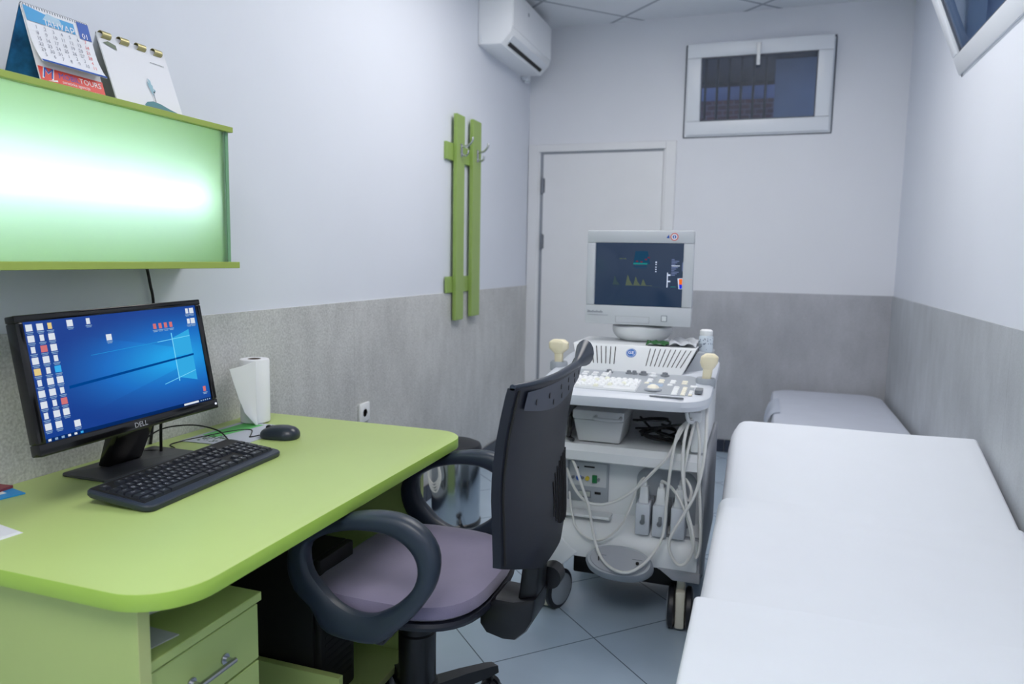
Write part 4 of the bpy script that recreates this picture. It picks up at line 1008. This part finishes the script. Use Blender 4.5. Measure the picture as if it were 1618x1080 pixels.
# speaker panel behind the deck
sp_ = MB().hull8([(1.022, 2.568, .894), (1.408, 2.568, .894), (1.408, 2.86, .894), (1.022, 2.86, .894)], [(.985, 2.640, .987), (1.452, 2.640, .987), (1.452, 2.90, .987), (.985, 2.90, .987)], .005).build('speaker_panel', mach, us)
MB().hull8([(1.408, 2.60, .89), (1.50, 2.66, .89), (1.50, 2.86, .89), (1.408, 2.86, .89)], [(1.452, 2.66, .972), (1.50, 2.72, .96), (1.50, 2.90, .96), (1.452, 2.90, .972)], .004).build('side_cowl', mach_grey, us)
def spk(x, v, l=.0008):      # point on the sloping front, x in room, v up the slope
    return Vector((x, 2.568+.072*v-l*.8, .894+.093*v+l*.6))
for i in range(9):
    xa = 1.033+i*.0155; xb = 1.005+i*.0185
    k = MB(); d_ = .0016
    k.hull8([spk(xa-d_, .28, 0), spk(xa+d_, .28, 0), spk(xb+d_, .92, 0), spk(xb-d_, .92, 0)], [spk(xa-d_, .28, .001), spk(xa+d_, .28, .001), spk(xb+d_, .92, .001), spk(xb-d_, .92, .001)]); k.build('speaker_slot', black_matte, sp_)
for i in range(9):
    xa = 1.402-i*.0155-.002; xb = 1.432-i*.0185
    k = MB(); d_ = .0014
    k.hull8([spk(xa-d_, .28, 0), spk(xa+d_, .28, 0), spk(xb+d_, .92, 0), spk(xb-d_, .92, 0)], [spk(xa-d_, .28, .001), spk(xa+d_, .28, .001), spk(xb+d_, .92, .001), spk(xb-d_, .92, .001)]); k.build('speaker_slot', black_matte, sp_)
ndir = Vector((0, -.79, .61)); upd = Vector((0, .612, .791))
k = MB(); k.lathe([(.019, 0), (.019, .0012), (.0175, .0016)], spk(1.215, .72, 0), tuple(ndir), 32)
k.m(1); cc = spk(1.215, .72, .0026)
k.tube([cc+Vector((.0160*math.cos(a), 0, 0))+upd*(.0160*math.sin(a)) for a in [2*math.pi*i/24 for i in range(24)]], .0006, 5, True, 1)
k.text('GE', .019, cc, (1, 0, 0), tuple(upd)); k.build('roundel', [ge_blue, white_m], sp_)
# crt monitor
mz0, mz1, mx0, mx1, my = 1.055, 1.419, 1.005, 1.415, 2.75
def rr(x0, x1, z0, z1, y, r=.012): return [(x, y, z) for x, z in rounded(x0, x1, z0, z1, (r,)*4, 4)]
mb_ = MB()
mb_.loft([rr(mx0, mx1, mz0, mz1, my+.035), rr(mx0+.004, mx1-.004, mz0+.004, mz1-.004, my+.05), rr(mx0+.02, mx1-.02, mz0+.02, mz1-.012, my+.12, .02), rr(mx0+.06, mx1-.06, mz0+.035, mz1-.04, my+.26, .03), rr(mx0+.09, mx1-.09, mz0+.06, mz1-.08, my+.33, .03)])
mb_.build('monitor_housing', mach_bezel_shaded, us)
sc0, sc1, sz0, sz1 = 1.041, 1.374, 1.132, 1.369
k = MB()
k.box(mx0, mx1, my, my+.036, mz0, sz0-.003, .004).box(mx0, mx1, my, my+.036, sz1+.003, mz1, .004).box(mx0, sc0-.003, my, my+.036, sz0-.003, sz1+.003, .004).box(sc1+.003, mx1, my, my+.036, sz0-.003, sz1+.003, .004)
mbz = k.build('monitor_bezel', mach_bezel_shaded, us)
k = MB(); k.box(1.125, 1.258, my-.0005, my+.002, 1.062, 1.088).build('control_flap', mat('bezel_seam', (168, 172, 178), .4), mbz)
MB().box(1.127, 1.256, my-.0012, my+.001, 1.064, 1.0865, .001, 1).build('flap_cover', mach_bezel_shaded, mbz)
k = MB().m(1).box(1.302, 1.326, my-.0012, my+.001, 1.072, 1.097, .002, 1).m(0).box(1.3055, 1.3225, my-.002, my-.001, 1.0755, 1.0935, .001, 1); k.build('monitor_button', [mach, mach_grey], mbz)
k = MB().text('SONICAL PLUS', .0125, (1.013, my-.0006, 1.103), (1, 0, 0), (0, 0, 1), 'LEFT')
k = MB().box(1.013, 1.016, my-.0008, my, 1.097, 1.108)
for i in range(11): k.box(1.0175+i*.0052, 1.0215+i*.0052, my-.0008, my, 1.098, 1.104+.003*((i*7) % 3 == 0))
k.box(1.013, 1.095, my-.0008, my, 1.0885, 1.0900); k.build('bezel_print', [mat('bezel_ink', (140, 145, 155), .5)], mbz)
k = MB().m(0).cyl((1.341, my-.0012, 1.396), (1.341, my, 1.396), .0145, n=24).m(1).cyl((1.341, my-.0018, 1.396), (1.341, my-.001, 1.396), .0115, n=24).m(2).cyl((1.341, my-.0022, 1.396), (1.341, my-.0017, 1.396), .0068, n=20).m(1).box(1.3395, 1.3425, my-.0027, my-.0021, 1.391, 1.401)
k.m(2)._add([(1.311, my-.001, 1.392), (1.323, my-.001, 1.390), (1.320, my-.001, 1.404)], [(0, 1, 2)]); k.m(3)._add([(1.322, my-.001, 1.392), (1.330, my-.001, 1.395), (1.323, my-.001, 1.402)], [(0, 1, 2)])
k.build('stickers', [red_m, white_m, blue_m, mat('pale_pink_print', (220, 190, 190), .5)], mbz)
crt_m = mat('crt_glass', (10, 14, 24), .12, emit=(28, 50, 78), estr=.75)
us_w = emitter('scan_white', (214, 226, 250), .9); us_t = emitter('scan_text', (120, 134, 176), .8); us_g = emitter('scan_green', (92, 104, 88), .8); us_gd = emitter('scan_green_dim', (62, 80, 86), .8)
us_c = emitter('scan_teal', (40, 140, 140), .8); us_td = emitter('scan_teal_dim', (34, 74, 104), .8); us_o = emitter('scan_orange', (236, 110, 40), 1); us_bl = emitter('scan_blue', (30, 50, 210), 1); us_r = emitter('scan_red', (120, 50, 70), .8)
k = MB()
def crt(u, v, l=0): 
    bul = .006*(1-(2*u-1)**2)*(1-(2*v-1)**2); return Vector((sc0-.004+(sc1-sc0+.008)*u, my+.012-bul-l, sz1+.004-(sz1-sz0+.008)*v))
k.grid([[crt(u/12, v/10) for u in range(13)] for v in range(11)])
def cq(u0, u1, v0, v1, mi, l=.0008): k.m(mi).quad(crt(u0, v1, l), crt(u1, v1, l), crt(u1, v0, l), crt(u0, v0, l))
def cp(pts, mi, l=.0007): k.m(mi)._add([crt(u, v, l) for u, v in pts], [tuple(range(len(pts)))])
cq(.28, .315, .245, .26, 3); cq(.325, .36, .245, .26, 3)
cp([(.46, .13), (.60, .13), (.63, .33), (.44, .33)], 6, .0006); cq(.44, .60, .315, .34, 5); cq(.445, .60, .36, .378, 6); cq(.46, .59, .39, .40, 6)
for u_, v_ in ((.47, .28), (.52, .29), (.57, .25), (.60, .22)): cq(u_, u_+.025, v_, v_+.02, 9)
for v_ in (.29, .33, .37, .405, .44): cq(.690, .706, v_, v_+.013+.01*(v_ < .3), 1)
for i, (u_, h_) in enumerate(((.235, .15), (.26, .06), (.385, .17), (.405, .08), (.475, .14), (.495, .06), (.56, .10))):
    cp([(u_-.025, .67), (u_-.004, .67-h_), (u_+.008, .67-h_*.85), (u_+.035, .67)], 3 if u_ > .36 else 4)
cq(.36, .66, .665, .674, 3); cq(.22, .75, .685, .690, 4)
for i in range(11): cq(.868, .90+.07*(((i*5) % 7)/7), .25+i*.024, .262+i*.024, 2 if i != 4 else 1)
cq(.823, .834, .46, .69, 1); cq(.834, .862, .485, .508, 1); cq(.834, .862, .585, .605, 1); cq(.985, .995, .30, .43, 2)
cp([(.94, .545), (.995, .54), (.995, .71), (.955, .71)], 1); cp([(.955, .555), (.992, .55), (.992, .64), (.96, .64)], 7, .0010); cp([(.958, .64), (.992, .64), (.992, .705), (.965, .705)], 8, .0010)
cq(.865, .925, .675, .683, 5)
k.build('monitor_screen', [crt_m, us_w, us_t, us_g, us_gd, us_c, us_td, us_o, us_bl, us_r], us, sharp=20)
MB().lathe([(.080, .0), (.098, .008), (.112, .022), (.119, .042), (.119, .056), (.09, .064)], (1.215, 2.86, .9875), n=48).build('monitor_swivel', mach, us)
MB().tube([(1.17, 3.02, .66), (1.10, 3.045, .7), (1.08, 3.04, .85), (1.13, 3.05, 1.0), (1.2, 3.05, 1.1)], .005).build('monitor_cable', cable_w, us)
# probe holders
for cx, cy, nm in ((.942, 2.60, 'probe_holder'), (1.497, 2.50, 'probe_holder')):
    z0 = zd(cy)
    MB().lathe([(.012, -.02), (.012, .012), (.030, .014), (.034, .008), (.034, -.02)], (cx, cy, z0+.003), n=28, cap=False).build(nm, mach_grey, us)
MB().prism(rounded(1.474, 1.498, 2.345, 2.405, (.006,)*4, 4), zd(2.37)+.001, zd(2.37)+.012).build('cable_clip', mach_dark, us)
# white probe cables in front of the body (they start at the hook under the console's right side)
def cab(xz, y, r=.0052, ys=None): return MB().tube([(x, (ys[i] if ys else y), z) for i, (x, z) in enumerate(xz)], r, 8).build('probe_cable', cable_w, us)
A = [(1.065, .574), (1.099, .512), (1.129, .438), (1.154, .342), (1.188, .281), (1.243, .256), (1.296, .259), (1.347, .294), (1.390, .371), (1.398, .49), (1.404, .58), (1.415, .686), (1.43, .744), (1.462, .772)]
ysA = [2.40, 2.37, 2.36, 2.345, 2.315, 2.285, 2.285, 2.315, 2.35, 2.36, 2.355, 2.36, 2.38, 2.42]
cab([(1.02, .60)]+A, 2.34, .0052, [2.47]+ysA)
Bc = [(1.02, .54), (1.065, .49), (1.113, .452), (1.168, .448), (1.231, .473), (1.293, .524), (1.353, .595), (1.392, .644), (1.424, .713), (1.443, .752), (1.465, .775)]
cab(Bc, 2.37, .0052, [2.46, 2.40, 2.38, 2.375, 2.375, 2.375, 2.37, 2.365, 2.37, 2.39, 2.42])
Cc = [(1.03, .45), (1.056, .397), (1.086, .344), (1.142, .316), (1.196, .332), (1.243, .383), (1.268, .441), (1.274, .470), (1.290, .52), (1.308, .545), (1.312, .527)]
cab(Cc, 2.37, .004, [2.47, 2.41, 2.38, 2.375, 2.375, 2.385, 2.40, 2.43, 2.43, 2.435, 2.44])
Dc = [(1.470, .778), (1.456, .765), (1.447, .694), (1.449, .591), (1.468, .479), (1.491, .404), (1.494, .346), (1.471, .295), (1.442, .290), (1.417, .334), (1.42, .383), (1.455, .456), (1.491, .534), (1.511, .624), (1.518, .716), (1.515, .80), (1.512, .83)]
cab(Dc, 2.32, .0055, [2.42, 2.38]+[2.345]*3+[2.335]*8+[2.33, 2.34, 2.38, 2.44])
Ec = [(1.475, .778), (1.470, .74), (1.460, .68), (1.450, .599), (1.458, .52), (1.470, .50), (1.476, .535), (1.455, .565), (1.437, .548), (1.434, .527)]
cab(Ec, 2.36, .005, [2.42, 2.39, 2.375, 2.37, 2.37, 2.375, 2.38, 2.40, 2.43, 2.44])
Fc = [(1.478, .778), (1.487, .752), (1.497, .705), (1.499, .601), (1.508, .498), (1.515, .366), (1.504, .311), (1.493, .347), (1.471, .434), (1.440, .495), (1.405, .53), (1.372, .540), (1.371, .527)]
cab(Fc, 2.36, .005, [2.42, 2.385]+[2.36]*6+[2.365, 2.385, 2.41, 2.435, 2.44])
MB().tube([(1.478, 2.45, .79), (1.470, 2.40, .768), (1.458, 2.37, .775), (1.45, 2.375, .80), (1.45, 2.40, .82)], .006).box(1.455, 1.495, 2.40, 2.43, .765, .80, .005).build('cable_hook', mach, us)
# things standing on the machine
bx = thing('plastic_case', 'grey white plastic case under the ultrasound console', 'case', (1.14, 2.52, .652))
MB().hull8([(1.062, 2.445, .653), (1.215, 2.445, .653), (1.215, 2.62, .653), (1.062, 2.62, .653)], [(1.045, 2.435, .735), (1.228, 2.435, .735), (1.228, 2.63, .735), (1.045, 2.63, .735)], .008).build('case_body', beige, bx)
MB().box(1.042, 1.231, 2.432, 2.633, .7345, .770, .008).build('case_lid', beige, bx)
MB().tube([(1.13, 2.430, .752), (1.13, 2.405, .75), (1.14, 2.398, .748), (1.21, 2.398, .748), (1.22, 2.405, .75), (1.22, 2.430, .752)], .006).build('case_handle', beige, bx)
k = MB()
for i in range(6):
    pts = []
    for q in range(9):
        a = 2*math.pi*q/8+i*.5; pts.append((1.335+.062*math.cos(a)+.006*i*math.sin(i), 2.53+.04*math.sin(a)+.004*i, .668+.010*i+.02*math.sin(a*.5+i)))
    k.tube(pts, .0042, 6, False, 5)
k.tube([(1.27, 2.54, .74), (1.33, 2.50, .70), (1.41, 2.47, .685), (1.435, 2.46, .668)], .0042).tube([(1.28, 2.52, .675), (1.36, 2.49, .72), (1.43, 2.47, .74)], .0042)
tag(k.build('cable_bundle', cable_b), 'tangled black cable bundle beside the plastic case under the console', 'cable')
tag(MB().tube([(1.04, 2.50, .76), (1.03, 2.46, .73), (1.035, 2.43, .69), (1.03, 2.44, .664), (1.05, 2.425, .660)], .008).build('power_cable', cable_b), 'short black cable left of the plastic case under the console', 'cable')
def probe(c, top, lean, label, wide):
    t = thing('ultrasound_probe', label, 'ultrasound probe', c)
    cx, cy, cz = c
    def el(rx, ry, z, dx=0): return [(cx+dx+lean*(z-cz)+rx*math.copysign(abs(math.cos(a))**.5, math.cos(a)), cy+ry*math.copysign(abs(math.sin(a))**.7, math.sin(a)), z) for a in [2*math.pi*i/24 for i in range(24)]]
    MB().loft([el(.010, .009, cz), el(.014, .012, cz+.006), el(.0155, .013, cz+.03), el(.0165, .014, top-.053)]).build('probe_grip', cream, t)
    MB().loft([el(.0170, .0145, top-.0535), el(.022, .018, top-.048), el(wide-.002, .020, top-.036), el(wide, .021, top-.032), el(wide, .021, top-.013), el(wide-.003, .020, top-.009), el(wide-.014, .015, top-.001), el(wide-.017, .011, top)]).build('probe_head', cream, t)
    return t
probe((.942, 2.60, zd(2.60)-.015), 1.000, -.02, 'cream ultrasound probe standing in the left holder of the console', .038)
probe((1.497, 2.50, zd(2.50)-.015), .990, .10, 'cream ultrasound probe standing in the right holder of the console', .030)
gb = thing('gel_bottle', 'clear gel bottle with blue print and white cap behind the right probe', 'bottle', (1.476, 2.625, zd(2.625)))
z0 = .962; gc = (1.474, 2.755, z0)
gb.location = gc
MB().lathe([(.024, .0), (.027, .004), (.027, .060), (.022, .068)], gc, n=28).build('bottle_body', mat('milky_bottle', (206, 216, 226), .25), gb)
k = MB()
for i in range(34):
    a = math.radians(200+random.random()*150); z = z0+.012+random.random()*.044; r_ = .0274; w_ = .05+.08*random.random(); h_ = .002+.003*random.random()
    k.quad(*[(gc[0]+r_*math.cos(q), gc[1]+r_*math.sin(q), zz) for q, zz in ((a, z), (a+w_, z), (a+w_, z+h_), (a, z+h_))])
k.build('bottle_print', mat('navy_print', (62, 84, 112), .5), gb)
MB().lathe([(.023, .066), (.024, .070), (.0235, .084), (.018, .088)], gc, n=28).build('bottle_cap', white_btn, gb)
k = MB(); rows = []
for j in range(5):
    rows.append([(1.262+.014*i+.004*math.sin(j*2+i), 2.655+.018*j, .9885+.010*abs(math.sin(i*1.3+j*1.7))+.006*(j % 2)) for i in range(7)])
k.slab(rows, (0, 0, .0012)); tag(k.build('cleaning_cloth', green_cloth), 'crumpled dark green cloth under the ultrasound monitor', 'cloth')
rows = []
for j in range(8):
    rows.append([(1.345+.0145*i, 2.66+.03*j, .9885+.014*abs(math.sin(i*.9+j*.6))+.006*math.sin(j*1.3)**2) for i in range(8)])
tag(MB().slab(rows, (0, 0, .0012)).build('plastic_bag', mat('milky_plastic', (200, 204, 210), .3)), 'crumpled milky plastic bag on top of the machine behind the console', 'bag')

# ------------------------------------------------------------------ examination beds
LX, RX = 1.575, 2.415
bd = thing('examination_bed', 'foreground examination bed with raised headrest under white sheets', 'bed', (2.0, 1.3, 0))
BZ = .520
ol = rounded(LX+.012, RX, -.75, 2.31, (.02, .02, .02, .02), 4)
def matt(ring_y0, ring_y1, zf, name):
    rg = []
    for ins, dz_ in ((.02, -.085), (.004, -.075), (0, -.05), (.003, -.022), (.016, -.006), (.045, 0)):
        rg.append([(x, y, zf(y)+dz_) for x, y in rounded(LX+.012+ins, RX-ins, ring_y0+ins, ring_y1-ins, (.05,)*4, 5)])
    return MB().loft(rg).build(name, vinyl, bd)
HZ = .168; HY0, HY1 = 2.315, 2.885
def headz(y): return BZ+max(0, min(1, (y-HY0)/(HY1-HY0)))*HZ
matt(-.80, 2.305, lambda y: BZ, 'mattress'); matt(2.318, HY1, headz, 'headrest')
k = MB().box(LX+.05, LX+.09, -.7, 2.8, .36, .40, .004).box(RX-.09, RX-.05, -.7, 2.8, .36, .40, .004).box(LX+.05, RX-.05, -.7, -.66, .36, .40, .004).box(LX+.05, RX-.05, 2.24, 2.28, .36, .40, .004).box(LX+.05, RX-.05, 2.76, 2.80, .36, .40, .004)
k.box(LX+.06, RX-.06, -.7, 2.26, .40, .434); k.build('bed_frame', bed_frame_m, bd)
for x in (LX+.05, RX-.09):
    for y in (-.62, 2.20): MB().box(x, x+.04, y, y+.04, 0, .36, .004).build('leg', bed_frame_m, bd)
MB().cyl((1.99, 2.45, .40), (1.99, 2.74, .585), .014, n=12).build('headrest_strut', bed_frame_m, bd)
def drape(y0, y1, ny, zf, lx, rx, t, name, label, hem=.0, rad=1.0, drop=.17, wav=0, far_wave=0, mat_=sheet_m, cr=0):
    """a sheet lying over the mattress, hanging down on the left and meeting the wall on the right"""
    rows = []
    for j in range(ny+1):
        f = j/ny; y = y0+(y1-y0)*f; r_ = []
        z = zf(y)
        in_ = cr*max(0, (f-.80)/.20)**2.2 if cr else 0
        l_ = lx+in_
        prof = [(l_-.004, -drop), (l_-.006, -drop*.5), (l_-.004*rad, -.055*rad), (l_, -.030*rad), (l_+.010*rad, -.012*rad), (l_+.026*rad, -.003*rad), (l_+.05*rad, 0)]
        n = 18
        prof += [(l_+.05*rad+(rx-.012-l_-.05*rad)*i/n, 0) for i in range(1, n+1)]
        prof += [(rx-.003, -.004), (rx, -.012), (rx+.001, -.03)]
        for i, (x, dz_) in enumerate(prof):
            wv_ = wav*math.sin(x*9+y*7)*math.sin(y*11+x*4+1.3)
            fw = far_wave*f**6*math.sin(x*13)
            yy = y+far_wave*f**4*math.sin(x*11+.4)+hem*f**8*(x-lx)
            r_.append((x, yy, z+dz_+(wv_ if 6 <= i <= len(prof)-4 else 0)))
        rows.append(r_)
    k = MB().slab(rows, (0, 0, t))
    o_ = k.build(name, mat_, sharp=60); tag(o_, label, 'sheet'); return o_
drape(2.27, 2.868, 22, lambda y: headz(y)+.004, LX+.006, RX+.008, .003, 'bed_sheet', 'white sheet stretched over the raised headrest of the foreground bed', drop=.13, wav=.0015, far_wave=.004, cr=.018)
drape(1.45, 2.322, 24, lambda y: BZ+.010+.012*max(0, (y-2.285)/.037)**1.5, LX-.006, RX+.010, .005, 'bed_sheet', 'white sheet over the middle of the foreground bed, its hem folded below the headrest', drop=.2, wav=.0015, far_wave=.006, hem=0)
drape(-.75, 1.545, 34, lambda y: BZ+.021+.005*max(0, (y-1.50)/.045), LX-.014, RX+.012, .005, 'bed_sheet', 'white sheet nearest the camera over the foot of the foreground bed', drop=.3, wav=.0012, far_wave=.003, rad=.3)

b2 = thing('treatment_couch', 'low pale grey couch at the far wall behind the raised headrest', 'couch', (2.07, 4.1, 0))
C2X0, C2X1, CZ = 1.745, 2.415, .474
rg = []
for ins, z in ((.02, CZ-.10), (.004, CZ-.092), (0, CZ-.055), (.003, CZ-.026), (.012, CZ-.010), (.035, CZ-.001), (.06, CZ)):
    rg.append([(x, y, z) for x, y in rounded(C2X0+ins, C2X1-ins, 3.15+ins, 5.06-ins, (.10,)*4, 7)])
MB().loft(rg).build('couch_cushion', vinyl, b2)
MB().box(1.80, 2.36, 3.25, 4.95, .30, .374, .006).build('couch_base', bed_frame_m, b2)
for x in (1.82, 2.30):
    for y in (3.28, 4.88): MB().box(x, x+.04, y, y+.04, 0, .30, .004).build('leg', bed_frame_m, b2)
k = MB(); rows = []
for j in range(9):
    y = 4.18+.055*j; r_ = []
    for i in range(9):
        a = i/8; r_.append((C2X0+.045-.072*math.sin(a*1.57)-.010*math.sin(j*1.1)*a, y+.02*math.sin(a*3), CZ+.004-.13*a**2.2))
    rows.append(r_)
tag(MB().slab(rows, (0, 0, .003)).build('couch_towel', mat('pale_blue_grey_cloth', (186, 194, 210), .85)), 'pale cloth folded over the left edge of the low couch', 'cloth')
